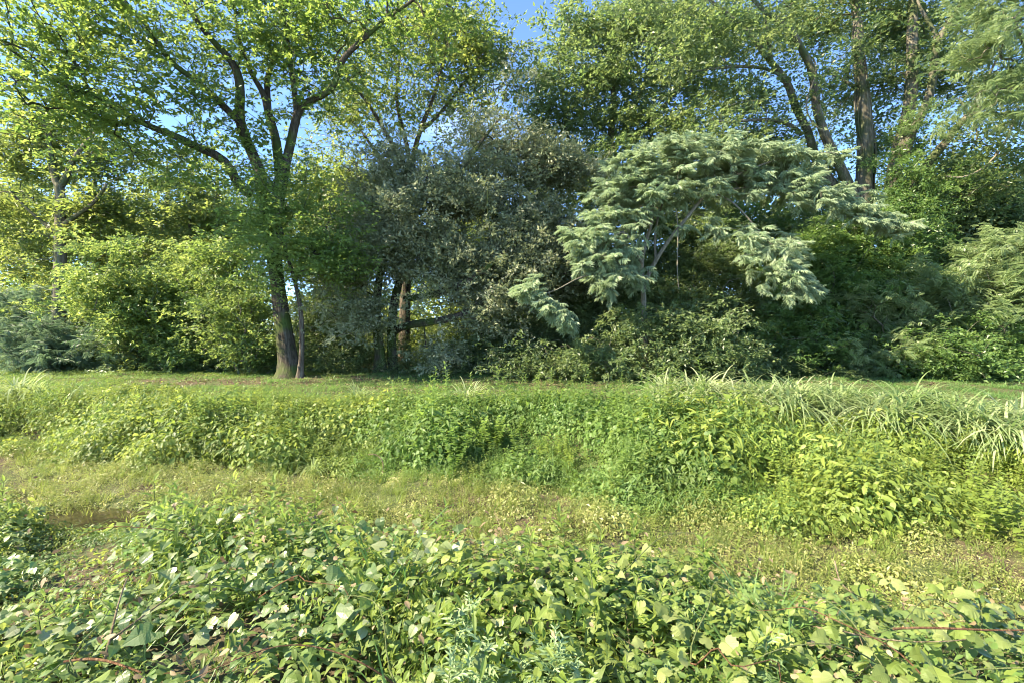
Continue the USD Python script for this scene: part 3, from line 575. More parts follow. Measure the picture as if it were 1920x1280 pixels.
shrub('arching_shrub', 'bright yellow-green arching shrub in the sun left of the big dark trunk', 31, 330, 20, [(250, 500, 80, 45, 19.5, 1.3), (330, 520, 90, 60, 20, 1.5), (190, 530, 60, 30, 19.2, 1), (390, 560, 70, 70, 20.2, 1.3), (290, 590, 100, 60, 20, 1.3), (230, 570, 60, 40, 19.6, 1), (350, 650, 110, 40, 20.4, 1.2), (420, 480, 40, 40, 20, 1)], 1000, L['bright'], leaf=.10)
shrub('bluish_thicket', 'bluish green drooping thicket at the far left edge', 32, 70, 20.5, [(40, 620, 60, 40, 20, 1.1), (110, 640, 70, 35, 20, 1.1), (20, 560, 35, 35, 20.5, .9), (140, 660, 80, 28, 19.6, 1), (70, 665, 90, 28, 19.8, 1)], 520, L['blue'], protos=feather, gap=.3)
shrub('dark_hedge_shrub', 'dark low shrub in shade at the foot of the bright arching shrub', 33, 300, 21, [(260, 660, 90, 35, 20.6, 1), (380, 670, 80, 30, 20.8, 1), (190, 665, 50, 30, 20.4, .8), (450, 660, 50, 45, 20.5, .8)], 420, L['dark'], leaf=.08)
shrub('leafy_bush', 'yellow-lit small bush at the left foot of the big dark trunk', 34, 475, 18.4, [(450, 560, 45, 45, 18.6, .6), (455, 620, 40, 45, 18.6, .6), (470, 660, 35, 25, 18.6, .5), (430, 640, 30, 35, 18.6, .6)], 260, L['bright'], leaf=.08)
shrub('understory_shrub', 'dim dense shrub in shade between the big dark trunk and the two dark stems', 35, 620, 20, [(620, 620, 45, 60, 19.8, 1), (660, 560, 40, 60, 20.2, 1), (600, 560, 40, 70, 20.3, 1), (650, 670, 60, 25, 19.6, .9)], 480, L['dark'], leaf=.08)
shrub('understory_shrub', 'deep shaded shrub below the grey tree, left of the pale slender trunk', 36, 980, 19.6, [(900, 650, 70, 40, 19.4, 1), (1000, 640, 80, 50, 19.6, 1.1), (1100, 620, 70, 60, 20, 1.1), (1050, 680, 90, 20, 19, .9), (880, 680, 70, 20, 19, .8), (1130, 560, 50, 50, 20.4, 1)], 850, L['dark'], leaf=.075)
shrub('understory_shrub', 'dark broad shrub directly right of the pale slender trunk', 37, 1310, 19, [(1270, 620, 60, 50, 19, 1), (1350, 600, 70, 60, 19.2, 1.1), (1300, 670, 90, 30, 18.4, 1), (1420, 640, 70, 45, 18.8, 1), (1250, 560, 50, 40, 19.6, 1), (1400, 530, 70, 45, 19.8, 1.1), (1330, 500, 60, 40, 20.2, 1)], 1000, L['dark'], leaf=.085)
shrub('understory_shrub', 'tall glossy green shrub under the drooping right arm of the pale tree', 38, 1530, 18.6, [(1490, 520, 60, 60, 19, 1), (1570, 480, 70, 55, 19.2, 1.1), (1540, 570, 60, 50, 18.6, 1), (1490, 640, 60, 40, 18, .9), (1580, 650, 70, 40, 18, .9), (1620, 560, 60, 50, 18.4, 1), (1630, 450, 50, 40, 19, 1)], 1150, L['ivy'], leaf=.095)
shrub('understory_shrub', 'feathery grey-green shrub of drooping sprays in front of the ivy-covered base', 39, 1680, 17.6, [(1650, 580, 70, 40, 17.6, .9), (1700, 620, 70, 40, 17.3, .9), (1740, 560, 60, 45, 17.8, .9), (1660, 660, 80, 30, 17, .8)], 420, L['locust'], protos=feather, gap=.3)
shrub('sunlit_feathery_shrub', 'pale sunlit feathery shrub at the right edge', 40, 1860, 16.4, [(1850, 490, 70, 35, 16.4, .9), (1890, 540, 60, 40, 16.2, .9), (1800, 540, 50, 35, 16.6, .8), (1900, 460, 50, 30, 16.4, .8), (1850, 590, 80, 35, 16.2, .9)], 480, L['locust'], protos=feather, gap=.25)
shrub('understory_shrub', 'mid-green leafy shrub low at the right edge', 41, 1840, 16.6, [(1800, 640, 70, 40, 16.4, .9), (1880, 640, 60, 45, 16.2, .9), (1840, 690, 80, 20, 15.8, .7), (1740, 680, 50, 25, 16.6, .7)], 520, L['ivy'], leaf=.08)
shrub('tall_understory_tree', 'shaded leafy small tree behind the sunlit feathery shrub at the right', 42, 1850, 21, [(1830, 420, 70, 45, 21, 1.3), (1890, 380, 50, 50, 21, 1.3), (1780, 430, 50, 40, 21, 1.2), (1900, 440, 40, 40, 20.5, 1), (1760, 490, 50, 40, 20, 1)], 520, L['righttree'], leaf=.12, cat='tree')
shrub('low_shrub', 'low dark weedy shrubs at the edge of the wood below the pale slender trunk', 43, 1200, 15.8, [(1180, 670, 70, 28, 15.6, .6), (1280, 675, 70, 28, 15.6, .6), (1380, 670, 70, 30, 15.6, .6), (1100, 680, 60, 22, 16, .6), (1220, 635, 55, 32, 15.6, .5), (1200, 600, 30, 25, 15.7, .4), (1320, 630, 60, 30, 15.8, .5), (1000, 685, 60, 18, 16.4, .6)], 640, L['dark'], leaf=.085)

shrub('understory_tree', 'shadowed leafy small tree behind the umbrella crown, sky showing over it', 44, 1340, 22, [(1250, 430, 60, 60, 22, 1.2), (1330, 470, 80, 50, 22, 1.3), (1290, 360, 60, 40, 22.5, 1.2), (1430, 480, 70, 40, 22, 1.2), (1400, 330, 70, 30, 23, 1.2), (1200, 500, 60, 50, 21.5, 1.2), (1500, 440, 40, 40, 22, 1), (1520, 330, 40, 35, 23, 1), (1220, 330, 50, 50, 22.5, 1)], 900, L['righttree'], leaf=.12, cat='tree')
shrub('understory_tree', 'shadowed leafy small tree just left of the umbrella crown behind the drooping sprays', 45, 1090, 21.5, [(1090, 440, 60, 60, 21.5, 1.1), (1130, 350, 50, 50, 22, 1.1), (1060, 560, 60, 50, 21, 1.1), (1150, 520, 50, 50, 21, 1), (1030, 480, 50, 50, 21.5, 1)], 560, L['dark'], leaf=.10, cat='tree')
# the pale mimosa with its umbrella of feathery leaves
rng = np.random.default_rng(21)
D = 16.3
mb = at(1208, 700, D); mb[2] = float(gz(mb[0], mb[1])) - .05
mim = Thing('mimosa_tree', 'slender pale-barked tree with an umbrella of feathery silvery-green leaves', 'tree', mb)
sk, srr = [], []
arms = [
    ('trunk', [(1210, 705, D, .10), (1209, 640, D, .09), (1207, 590, D, .085), (1206, 545, D, .08), (1203, 512, D, .07)]),
    ('limb', [(1203, 515, D, .07), (1205, 480, D, .065), (1212, 450, D, .06), (1222, 415, D - .1, .055), (1224, 380, D - .2, .045), (1240, 330, D - .4, .03), (1270, 285, D - .5, .02)]),
    ('limb', [(1207, 545, D, .075), (1216, 515, D - .1, .07), (1232, 485, D - .2, .065), (1255, 450, D - .3, .06), (1285, 412, D - .5, .05), (1330, 360, D - .6, .04), (1400, 320, D - .7, .03), (1500, 290, D - .8, .018), (1570, 288, D - .8, .008)]),
    ('limb', [(1230, 488, D - .2, .04), (1228, 455, D - .1, .035), (1236, 400, D, .03), (1260, 350, D + .2, .02)]),
    ('limb', [(1205, 495, D, .05), (1190, 465, D - .3, .04), (1165, 435, D - .6, .035), (1150, 445, D - .8, .025), (1110, 465, D - 1, .015), (1075, 470, D - 1.1, .008)]),
    ('limb', [(1204, 540, D, .04), (1150, 520, D - .6, .03), (1090, 520, D - 1, .02), (1040, 545, D - 1.2, .012), (990, 545, D - 1.3, .006)]),
    ('limb', [(1330, 360, D - .6, .03), (1400, 352, D - .3, .028), (1480, 350, D - .3, .024), (1560, 365, D - .4, .018), (1620, 395, D - .6, .012), (1690, 430, D - .8, .006)]),
    ('limb', [(1345, 365, D - .7, .028), (1385, 390, D - 1, .024), (1420, 430, D - 1.2, .02), (1455, 470, D - 1.4, .015), (1500, 530, D - 1.5, .01), (1525, 555, D - 1.5, .006)]),
    ('limb', [(1226, 375, D - .2, .03), (1190, 350, D - .4, .022), (1150, 375, D - .6, .015), (1120, 410, D - .7, .008)]),
]
for nm, path in arms:
    p, r = spline([at(*q[:3]) for q in path], [q[3] for q in path], .2)
    mim.add(nm, tube(p, r, 8, .04), B['pale'], smooth=True); sk.append(p); srr.append(r)
ends = []
def rosettes(cx, cy, hw, hh, d, dd, n):
    for _ in range(n):
        a, b_ = rng.uniform(-1, 1), rng.uniform(-1, 1)
        ends.append(at(cx + hw * a, cy + hh * b_, d + rng.uniform(-dd, dd)))
def arc(pts, n, sp=10):
    pts = np.array(pts, float); t_ = np.linspace(0, len(pts) - 1, n)
    for s in t_:
        q_ = [np.interp(s, range(len(pts)), pts[:, k]) for k in range(3)]
        ends.append(at(q_[0] + rng.normal(0, sp), q_[1] + rng.normal(0, sp * .7), q_[2] + rng.normal(0, .25)))
for off in range(9):
    off *= .95
    arc([(1140, 345 + 12 * off, D - .9 + .3 * off), (1190, 308 + 11 * off, D - .9 + .3 * off), (1270, 268 + 13 * off, D - 1 + .3 * off), (1340, 268 + 13 * off, D - 1 + .3 * off), (1420, 272 + 13 * off, D - 1 + .3 * off), (1490, 285 + 10 * off, D - .9 + .25 * off)], 30 if off < 5 else 22, 14)
arc([(1480, 285, D - .8), (1530, 288, D - .8), (1575, 292, D - .8)], 7, 6)
for off in range(5):
    off *= .7
    arc([(1470, 320 + 14 * off, D - .6), (1530, 340 + 12 * off, D - .7), (1590, 375 + 10 * off, D - .8), (1640, 395 + 9 * off, D - .9), (1690, 425 + 5 * off, D - .9)], 13, 9)
for off in range(4):
    arc([(1390, 425 + 12 * off, D - 1.3), (1440, 450 + 14 * off, D - 1.4), (1480, 495 + 12 * off, D - 1.5), (1520, 545, D - 1.6)], 10, 12)
arc([(1400, 510, D - 1.5), (1480, 555, D - 1.6)], 3, 8); arc([(1290, 420, D - .6), (1360, 430, D - .8)], 6, 9)
for off in range(5):
    off *= .7
    arc([(1075, 435 + 17 * off, D - 1), (1120, 430 + 22 * off, D - 1), (1165, 440 + 28 * off, D - .9), (1200, 470 + 22 * off, D - .6)], 11, 11)
arc([(1120, 500, D - 1), (1150, 530, D - 1), (1145, 545, D - 1)], 8, 12); arc([(1180, 400, D - .8), (1130, 400, D - .8)], 10, 12)
for off in range(3):
    arc([(980, 540, D - 1.3), (1010, 530 + 14 * off, D - 1.3), (1035, 555 + 12 * off, D - 1.3), (1050, 585, D - 1.3), (1075, 610, D - 1.3)], 11, 8)
for cx, cy, hw, hh, dd, m_ in ((1280, 325, 140, 55, D - .5, 62), (1420, 318, 120, 42, D - .4, 46), (1200, 390, 70, 40, D - .5, 26), (1550, 365, 90, 26, D - .6, 24), (1440, 470, 60, 40, D - 1.3, 14), (1130, 470, 50, 50, D - .9, 14)):
    for _ in range(m_):
        a, b_ = rng.uniform(0, 6.28), rng.uniform(0, 1) ** .5
        ends.append(at(cx + hw * b_ * math.cos(a), cy + hh * b_ * math.sin(a), dd + rng.normal(0, .5)))
ends = np.array(ends)
mim.add('twig', grow(np.vstack(sk), np.concatenate(srr), ends, .005, .1, rng, .03), B['pale'], kind='stuff')


def pinnate(rng, n=9, sag=.42):
    """One feathery compound leaf, 1 m long before scaling, hanging a little at its tip."""
    u = np.repeat(np.linspace(.1, .96, n), 2); s = np.tile([1, -1], n)
    pos = np.column_stack([u, 0 * u, (.08 * u - sag * u ** 2)])
    d = np.column_stack([.75 + .25 * u, s * (1 - .35 * u), -.1 - .16 * u])
    ln = .46 * np.sin(np.pi * (.16 + .74 * u)) ** .7 * rng.uniform(.6, 1.2, len(u))
    pos = pos + rng.normal(0, .015, pos.shape); d = d + rng.normal(0, .16, d.shape)
    a = place(NARROW, pos, d, np.tile([0, 0, 1.0], (len(u), 1)) + np.column_stack([.3 * u, 0 * u, 0 * u]), ln, .95)
    return a


leafs = []
for e in ends:
    outward = unit((e - (mb + [0.4, 0, 5.5])) * [1, 1, .25])
    k = rng.integers(6, 11)
    for j in range(k):
        a = rng.uniform(0, 6.28); d_ = unit(np.array([math.cos(a), math.sin(a), rng.normal(-.15, .25)]) + .8 * outward)
        leafs.append((e + rng.normal(0, .05, 3), d_, rng.uniform(.27, .46), unit(np.array([rng.normal(0, .25), rng.normal(0, .25) - .15, 1.0]))))
templ = [pinnate(rng, 12, b) for b in (.06, .25, .45)]
leafs.sort(key=lambda q_: q_[0][1] - .8 * q_[2])
step = max(1, len(leafs) // 290)
for k_, q_ in enumerate(leafs[:290]):
    tv, tf, tu = templ[k_ % 3]
    mim.add('leaf', place((tv, tf, tu), q_[0][None], q_[1][None], q_[3][None], [q_[2]])[:2], L['mimosa'])
rest = leafs[290:]
mim.add('upper_leaves', join(*[place(templ[c], np.array([q_[0] for q_ in rest[c::3]]), np.array([q_[1] for q_ in rest[c::3]]), np.array([q_[3] for q_ in rest[c::3]]), np.array([q_[2] for q_ in rest[c::3]])) for c in range(3)])[:2], L['mimosa'], kind='stuff')

# background woodland behind the clearing: single trees, then one far mass
rng = np.random.default_rng(77)
bt_pos = [(40, 31, .16), (205, 29, .14), (300, 33, .2), (365, 27, .12), (420, 30, .17), (640, 28, .13), (880, 31, .2), (980, 28, .14), (1290, 29, .17), (1385, 27, .11), (1480, 30, .16), (1560, 26, .1), (1740, 27, .16), (1830, 24, .2), (1895, 29, .15)]
bt_lab = ['leftmost slim trunk of the background wood', 'slim background tree just right of the tall forked tree at the left', 'background tree behind the bright arching shrub', 'thin background tree between arching shrub and big dark trunk', 'twin-height background tree left of the big dark trunk', 'dim background tree just right of the big dark trunk',
          'background tree seen under the grey tree', 'thin background tree behind the lowest drooping pale spray', 'background tree just right of the slender pale trunk', 'thin background tree under the umbrella crown', 'background tree under the right arm of the umbrella crown', 'thin background tree left of the vine-wrapped trunk',
          'background tree right of the ivy-covered base', 'brown background trunk near the right edge above the feathery shrub', 'rightmost background tree at the picture edge']
for k, ((px, d, r), lab) in enumerate(zip(bt_pos, bt_lab)):
    h = 330 if 1200 < px < 1700 else 250
    ln = rng.normal(0, 12)
    tree('background_tree', lab, 'tree', 200 + k, [(px, 690, d, r), (px + ln * .4, 560, d, r * .9), (px + ln, 430, d, r * .75), (px + 1.3 * ln, h + 60, d, r * .5)],
         [[(px + ln, 450, d, r * .5), (px + ln + rng.choice([-1, 1]) * 40, 390, d, r * .3), (px + ln + rng.choice([-1, 1]) * 55, 350, d, r * .15)]],
         [(px + rng.normal(0, 25), 430 + rng.normal(0, 25), 75, 45, d, 1.8), (px + rng.normal(0, 30), 500 + rng.normal(0, 20), 80, 45, d, 1.8), (px + rng.normal(0, 30), 580, 80, 45, d, 1.8)] + ([(px + rng.normal(0, 20), 350, 65, 45, d, 1.8)] if not 1250 < px < 1600 else []),
         330, L['backtree'], B['grey'] if k % 2 else B['dark'], leaf=.15, gap=.4, every=3, scale=(1., 1.7), group=None)
n = 6600
pos = blob_points(rng, [(px, 560 + 40 * (k % 3), 150, 90 + 20 * (k % 2), 34 + 3 * (k % 4), 3.0) for k, px in enumerate(range(-60, 2040, 110))] + [(px, 640, 150, 60, 29, 3.0, 1.6) for px in range(-60, 2040, 130)] + [(px, 430, 160, 60, 40, 4) for px in range(-60, 1080, 150)] + [(620, 390, 110, 80, 30, 2, 1.6), (470, 420, 100, 60, 31, 2), (870, 600, 170, 60, 26.5, 1.5, 2), (760, 480, 120, 70, 29, 2, 1.2), (1440, 420, 100, 40, 27, 2), (1230, 420, 80, 60, 27, 2), (250, 400, 110, 60, 33, 2)], n, .9, .25, .5, .7, 9)
wd = scatter('/World/far_woodland', [twig(rng, 44, .17, (.5, .5, .4)) for _ in range(3)], L['backtree'], pos, quats(rng, n, .5), rng.uniform(1.2, 2.2, n), rng.integers(0, 3, n))
tag(wd.GetPrim(), 'far mass of green woodland showing between the trunks', 'woodland', kind='stuff')

# ------------------------------------------------------------------ herbs and grasses
def blade(L_, w, arch, yaw, seg=5, lean=.25, tip=.15):
    s = np.linspace(0, 1, seg + 1)
    x = L_ * (lean * s + arch * s ** 2.2) * (1 - .18 * s ** 3); z = L_ * (s * math.sqrt(max(.05, 1 - lean ** 2)) - arch * 1.05 * s ** 2.8)
    ww = w * np.clip(1.15 - s ** 2, tip * 0, 1); ww[-1] = w * .04
    c, sn = math.cos(yaw), math.sin(yaw)
    p = np.column_stack([x * c, x * sn, z]); o = np.column_stack([-sn * ww, c * ww, 0 * ww]) / 2
    v = np.vstack([p + o, p - o]); n = seg + 1
    i = np.arange(seg)
    f = np.vstack([np.stack([i, i + 1, n + i + 1], 1), np.stack([i, n + i + 1, n + i], 1)])
    return v, f, np.zeros((len(v), 2))


def tussock(rng, n, L_, w, arch, rad=.1, seg=5, lean=.3):
    ms = []
    for k in range(n):
        m = blade(L_ * rng.uniform(.55, 1.1), w * rng.uniform(.7, 1.2), arch * rng.uniform(.5, 1.3), rng.uniform(0, 6.28), seg, lean * rng.uniform(.3, 1.5))
        a, r = rng.uniform(0, 6.28), rad * rng.uniform(0, 1) ** .5
        ms.append((m[0] + [r * math.cos(a), r * math.sin(a), -.02], m[1], m[2]))
    return join(*ms)


def stalk(rng, h=.7, n=34, size=.09, t=LANCE, lean=.12, up=.35, wid=1.0, top=True, r=.005, start=.15):
    """(stem mesh, leaf mesh)."""
    a = rng.uniform(0, 6.28); s = np.linspace(0, 1, 7)
    p = np.column_stack([lean * h * s ** 2 * math.cos(a), lean * h * s ** 2 * math.sin(a), h * s - .03])
    st = tube(p, np.linspace(r, r * .4, 7), 5)
    u = np.linspace(start, 1, n); pos = np.stack([np.interp(u, s, c) for c in p.T], 1)
    an = np.arange(n) * 2.4 + rng.normal(0, .25, n)
    el = up + .9 * np.clip(u - .8, 0, 1) * 3 + rng.normal(0, .18, n)
    d = np.column_stack([np.cos(an) * np.cos(el), np.sin(an) * np.cos(el), np.sin(el)])
    nn = np.column_stack([-np.cos(an) * np.sin(el), -np.sin(an) * np.sin(el), np.cos(el)]) + rng.normal(0, .15, (n, 3))
    sz = size * (.6 + .6 * np.sin(np.pi * np.clip(u * .85 + .12, 0, 1))) * rng.uniform(.8, 1.15, n)
    return st, place(t, pos, d, nn, sz, wid)


def mound(rng, r=.35, h=.4, n=90, size=.06, t=OVATE, up=.6):
    u = unit(rng.normal(size=(n, 3)) * [1, 1, .8]); u[:, 2] = np.abs(u[:, 2])
    k = rng.uniform(.45, 1, n) ** .5
    pos = u * k[:, None] * [r, r, h]
    nn = unit(u * [1, 1, .6] + rng.normal(0, .45, (n, 3)) + [0, 0, up])
    d = unit(u * [1, 1, 0] + rng.normal(0, .5, (n, 3)) - [0, 0, .35]); d = unit(d - nn * (d * nn).sum(1, keepdims=True))
    return place(t, pos, d, nn, size * rng.uniform(.6, 1.25, n))


def rand_in(rng, n, x0, x1, ylo, yhi):
    """Points spread between two curves of x."""
    x = rng.uniform(x0, x1, n); t_ = rng.uniform(0, 1, n)
    y = ylo(x) + (yhi(x) - ylo(x)) * t_
    return np.column_stack([x, y, gz(x, y)])


def inside(p, margin=.06):
    return (np.abs(p[:, 0] / np.maximum(p[:, 1], .3)) < 1 + margin + .4 / np.maximum(p[:, 1], .3))


def lumps(p, wl=1.3):
    """Tall and low patches, 0.45 to 1.4."""
    v = meshkit.fbm(np.column_stack([p[:, 0] / wl, p[:, 1] / wl, 0 * p[:, 0] + 3.3]))
    v = (v - np.mean(v)) / (np.std(v) + 1e-9)
    return np.clip(.95 + .34 * v, .4, 1.7)


def stuff(name, label, protos, mat, p, rng, scale=(.7, 1.3), tilt=.15, cat='plants', idx=None, mod=None, pick=None):
    p = p[inside(p)]; n = len(p)
    sc = rng.uniform(*scale, n) * (mod(p) if mod else 1)
    idx = pick(p) if pick else idx
    s = scatter('/World/' + name, protos, mat, p, quats(rng, n, tilt), sc, rng.integers(0, len(protos), n) if idx is None else idx)
    tag(s.GetPrim(), label, cat, kind='stuff')


def plant_class(name, parts):
    """A kind of plant whose copies follow: parts are (name, mesh, material)."""
    c = stage.CreateClassPrim('/World/' + name + '_form')
    for nm, m, mat in parts:
        usdkit.mesh(stage, f'{c.GetPath()}/{nm}', m[:2], mat, uv=m[2] if len(m) > 2 else None)
    return c


def copies(name, forms, pts, rng, label, cat, group, scale=(.8, 1.2), tilt=.12):
    for k, p in enumerate(pts):
        x = UsdGeom.Xform.Define(stage, numbered('/World/' + name))
        x.AddTranslateOp().Set(Gf.Vec3d(*map(float, p)))
        s = float(rng.uniform(*scale))
        x.AddRotateXYZOp().Set(Gf.Vec3f(float(rng.normal(0, tilt * 40)), float(rng.normal(0, tilt * 40)), float(rng.uniform(0, 360))))
        x.AddScaleOp().Set(Gf.Vec3f(s, s, s))
        pr = x.GetPrim()
        pr.GetReferences().AddInternalReference(forms[k % len(forms)].GetPath()); pr.SetInstanceable(True)
        tag(pr, label[k] if isinstance(label, list) else label, cat, group)


# far bank: left (sunny small-leaved), middle (green), right (bright)
rng = np.random.default_rng(301)
def zone(n, x0, x1, a, b, lift=0.0):
    """Points on the far bank between fractions a and b of the way from its foot to past its crest."""
    return rand_in(rng, n, x0, x1, lambda x: base_far(x) + a * (crest_far(x) - base_far(x)), lambda x: base_far(x) + b * (crest_far(x) - base_far(x)))
def bank(p):
    f = (p[:, 1] - base_far(p[:, 0])) / (crest_far(p[:, 0]) - base_far(p[:, 0]))
    return lumps(p) * np.interp(f, [0, .5, .75, .9, 1.2], [1.3, 1.3, 1.1, .8, .5])
def species(p, w, wl=1.0, seed=0):
    """Which kind grows where: kinds gather in patches."""
    f = np.stack([meshkit.fbm(np.column_stack([p[:, 0] / wl, p[:, 1] / wl, 0 * p[:, 0] + 7.7 * k + seed])) for k in range(len(w))], 1)
    f = (f - f.mean(0)) / (f.std(0) + 1e-9)
    return np.argmax(f * .8 + np.log(np.array(w)) + rng.gumbel(0, .8, f.shape), 1)


kinds = [mound(rng, .34, .42, 120, .052, OVATE, .5), mound(rng, .3, .5, 90, .085, LANCE, .4), mound(rng, .36, .36, 170, .034, SMALL, .5), mound(rng, .34, .44, 100, .055, HEART, .6), mound(rng, .3, .46, 110, .05, LANCE, .3), tussock(rng, 50, .6, .011, .5, .2, 4, .5)]
def weeds(name, label, pts, mats, w, seed, scale=(.6, 1.35)):
    pts = pts[inside(pts)]
    stuff(name, label, kinds, mats, pts, rng, scale, .25, idx=species(pts, w, 1.0, seed), mod=bank)


weeds('sunny_bank_weeds', 'sunlit yellow-green leafy weeds covering the left of the far bank', zone(1750, -14.5, -2.6, .0, 1.12), [L['weed_y'], L['weed_g'], L['weed_y'], L['weed_b'], L['weed_y'], L['grass']], [1.6, .5, 1.4, .5, .9, .35], 1)
weeds('green_bank_weeds', 'deeper green leafy weeds covering the middle of the far bank', zone(1350, -4.2, 3.9, .0, 1.02), [L['weed_g'], L['weed_g'], L['weed_g'], L['nettle'], L['nettle'], L['grass']], [1.2, .9, .7, .8, 1.0, .4], 2)
weeds('bright_bank_weeds', 'bright yellow-green weeds covering the right of the far bank', zone(1200, 3.0, 11, .0, .66), [L['weed_b'], L['weed_b'], L['weed_y'], L['weed_b'], L['weed_g'], L['grass']], [1.3, 1.2, .6, .3, 1.0, .3], 3)
stalks = [join(*stalk(rng, .75, 40, .085, LANCE, wid=1.3)) for _ in range(4)]
stuff('green_bank_stalks', 'leafy green stalks scattered among the weeds of the far bank', stalks, L['weed_g'], zone(420, -7, 4.5, .1, 1.1), rng, (.6, 1.15), .18, mod=bank)
stuff('sunny_bank_stalks', 'leafy yellow-green stalks scattered among the sunny bank weeds', stalks, L['weed_y'], zone(320, -14, -3.5, .1, 1.2), rng, (.5, .9), .18, mod=bank)
fine = [tussock(rng, 60, .55, .008, .5, .16, 4, .5) for _ in range(3)]
stuff('bank_grass', 'fine green grass on the upper middle of the far bank', fine, L['grass'], zone(260, -2.0, 6.0, .5, 1.25), rng, (.7, 1.2), .2, 'grass')
stuff('bank_grass', 'thin grass tufts scattered over the whole far bank', fine, L['grass'], zone(160, -13, 11, .0, .9), rng, (.5, 1.0), .2, 'grass')

# arching tall grass
rng = np.random.default_rng(302)
tall_forms = [plant_class(f'tall_grass_{c}', [('blades', tussock(rng, 80, 1.5, .042, .70, .2, 9, .28), L['tallgrass']), ('lower_blades', tussock(rng, 40, .8, .014, .5, .16, 5, .5), L['grass'])]) for c in ('one', 'two', 'three', 'four')]
px_list = np.linspace(1250, 1935, 62)
pts = []
for k, px in enumerate(px_list):
    d = 11.0 - 2.0 * (px - 1275) / 640 + rng.uniform(-.55, .55)
    x = (px + rng.uniform(-10, 10) - CX) / F * d
    pts.append([x, d, float(gz(x, d)) - .03])
copies('arching_grass_clump', tall_forms, pts, rng, 'arching pale-bladed grass clump in the row along the crest of the right bank', 'grass clump', 'arching grass clumps in a row on the right bank', (.75, 1.1))
lone = [(672, 13.0, .72, 'small arching grass clump on the clearing edge right of the big dark trunk'), (880, 12.9, .8, 'lone arching grass clump on the clearing edge in the middle'), (40, 13.6, 1.0, 'large pale-plumed grass clump at the left edge of the far bank'), (75, 13.4, .8, 'smaller grass clump leaning right beside the pale-plumed one at the left edge'), (590, 9.9, .5, 'small grass clump at the foot of the far bank left of the heart-leaved mound')]
for px, d, s, lab in lone:
    x = (px - CX) / F * d
    copies('lone_grass_clump', tall_forms, [[x, d, float(gz(x, d)) - .03]], rng, lab, 'grass clump', None, (s, s))

# goldenrod-like stalks along the top of the bright right bank
rng = np.random.default_rng(303)
gold = []
for c in ('one', 'two', 'three', 'four'):
    st, lf = stalk(rng, .78, 46, .10, LANCE, .1, .3, 1.35)
    gold.append(plant_class('goldenrod_' + c, [('stem', st, B['stem']), ('leaves', lf, L['weed_b'])]))
pts = rand_in(rng, 130, 4.0, 10.4, lambda x: base_far(x) + .2 * (crest_far(x) - base_far(x)), lambda x: base_far(x) + .58 * (crest_far(x) - base_far(x)))
copies('leafy_stalk', gold, pts[inside(pts)], rng, 'upright yellow-green leafy stalk in front of the arching grass on the right bank', 'weed', 'leafy stalks on the right bank', (.65, 1.0))
# single plants that stand out on the far bank and in the ditch
one = lambda nm, m, mat, st=None: plant_class(nm, ([('stem', st, B['stem'])] if st is not None else []) + [('leaves', m, mat)])
def multi(rng, k, h, n, size, t, wid, spread):
    ss, ll = [], []
    for _ in range(k):
        a, b_ = stalk(rng, h * rng.uniform(.7, 1.1), n, size, t, .3, .2, wid)
        o = np.append(rng.normal(0, spread, 2), 0)
        ss.append((a[0] + o, a[1], a[2])); ll.append((b_[0] + o, b_[1], b_[2]))
    return join(*ss), join(*ll)
def spot(px, d): 
    x = (px - CX) / F * d
    return [[x, d, float(gz(x, d)) - .02]]
s_, l_ = multi(rng, 16, .75, 30, .10, HEART, 1.0, .28)
copies('heart_leaved_weed', [one('heart_weed', l_, L['nettle'], s_)], spot(860, 9.7), rng, 'lush mound of heart-shaped green leaves at the foot of the far bank', 'weed', None, (1, 1))
copies('heart_leaved_weed', [stage.GetPrimAtPath('/World/heart_weed_form')], spot(790, 9.9), rng, 'smaller heart-leaved mound beside the lush one on its left', 'weed', None, (.75, .75))
copies('heart_leaved_weed', [stage.GetPrimAtPath('/World/heart_weed_form')], spot(925, 10.4), rng, 'heart-leaved weed higher up the bank behind the lush mound', 'weed', None, (.9, .9))
s_, l_ = multi(rng, 14, .7, 34, .07, OVATE, 1.0, .22)
copies('pale_leaved_weed', [one('pale_weed', l_, L['weed_y'], s_)], spot(612, 10.2), rng, 'pale yellow-green bushy weed at the bank foot left of the heart-leaved mound', 'weed', None, (1.05, 1.05))
s_, l_ = multi(rng, 14, .62, 36, .10, LANCE, 1.2, .2)
copies('willow_leaved_weed', [one('willow_weed', l_, L['weed_y'], s_)], spot(1165, 8.2), rng, 'bushy narrow-leaved pale weed at the ditch edge in the middle right', 'weed', None, (1.0, 1.0))
copies('willow_leaved_weed', [stage.GetPrimAtPath('/World/willow_weed_form')], spot(885, 9.1), rng, 'upright narrow-leaved weed alone at the ditch edge below the heart-leaved mound', 'weed', None, (.7, .7))
copies('willow_leaved_weed', [stage.GetPrimAtPath('/World/willow_weed_form')], spot(1330, 7.6), rng, 'narrow-leaved weed leaning out over the ditch at the right', 'weed', None, (.75, .75))
s_, l_ = multi(rng, 18, .7, 30, .085, OVATE, 1.1, .3)
copies('broad_leaved_weed', [one('broad_weed', l_, L['weed_b'], s_)], spot(1560, 7.6), rng, 'glowing yellow-green bushy weed on the right bank', 'weed', None, (1.05, 1.05))
copies('broad_leaved_weed', [stage.GetPrimAtPath('/World/broad_weed_form')], spot(1850, 6.7), rng, 'large glowing yellow-green weed at the right edge of the far bank', 'weed', None, (1.2, 1.2))
copies('broad_leaved_weed', [stage.GetPrimAtPath('/World/broad_weed_form')], spot(1060, 9.6), rng, 'sunlit leafy weed on the bank right of the heart-leaved mound', 'weed', None, (.8, .8))
copies('broad_leaved_weed', [stage.GetPrimAtPath('/World/broad_weed_form')], spot(1420, 8.8), rng, 'bushy weed high on the right bank left of the glowing one', 'weed', None, (.9, .9))

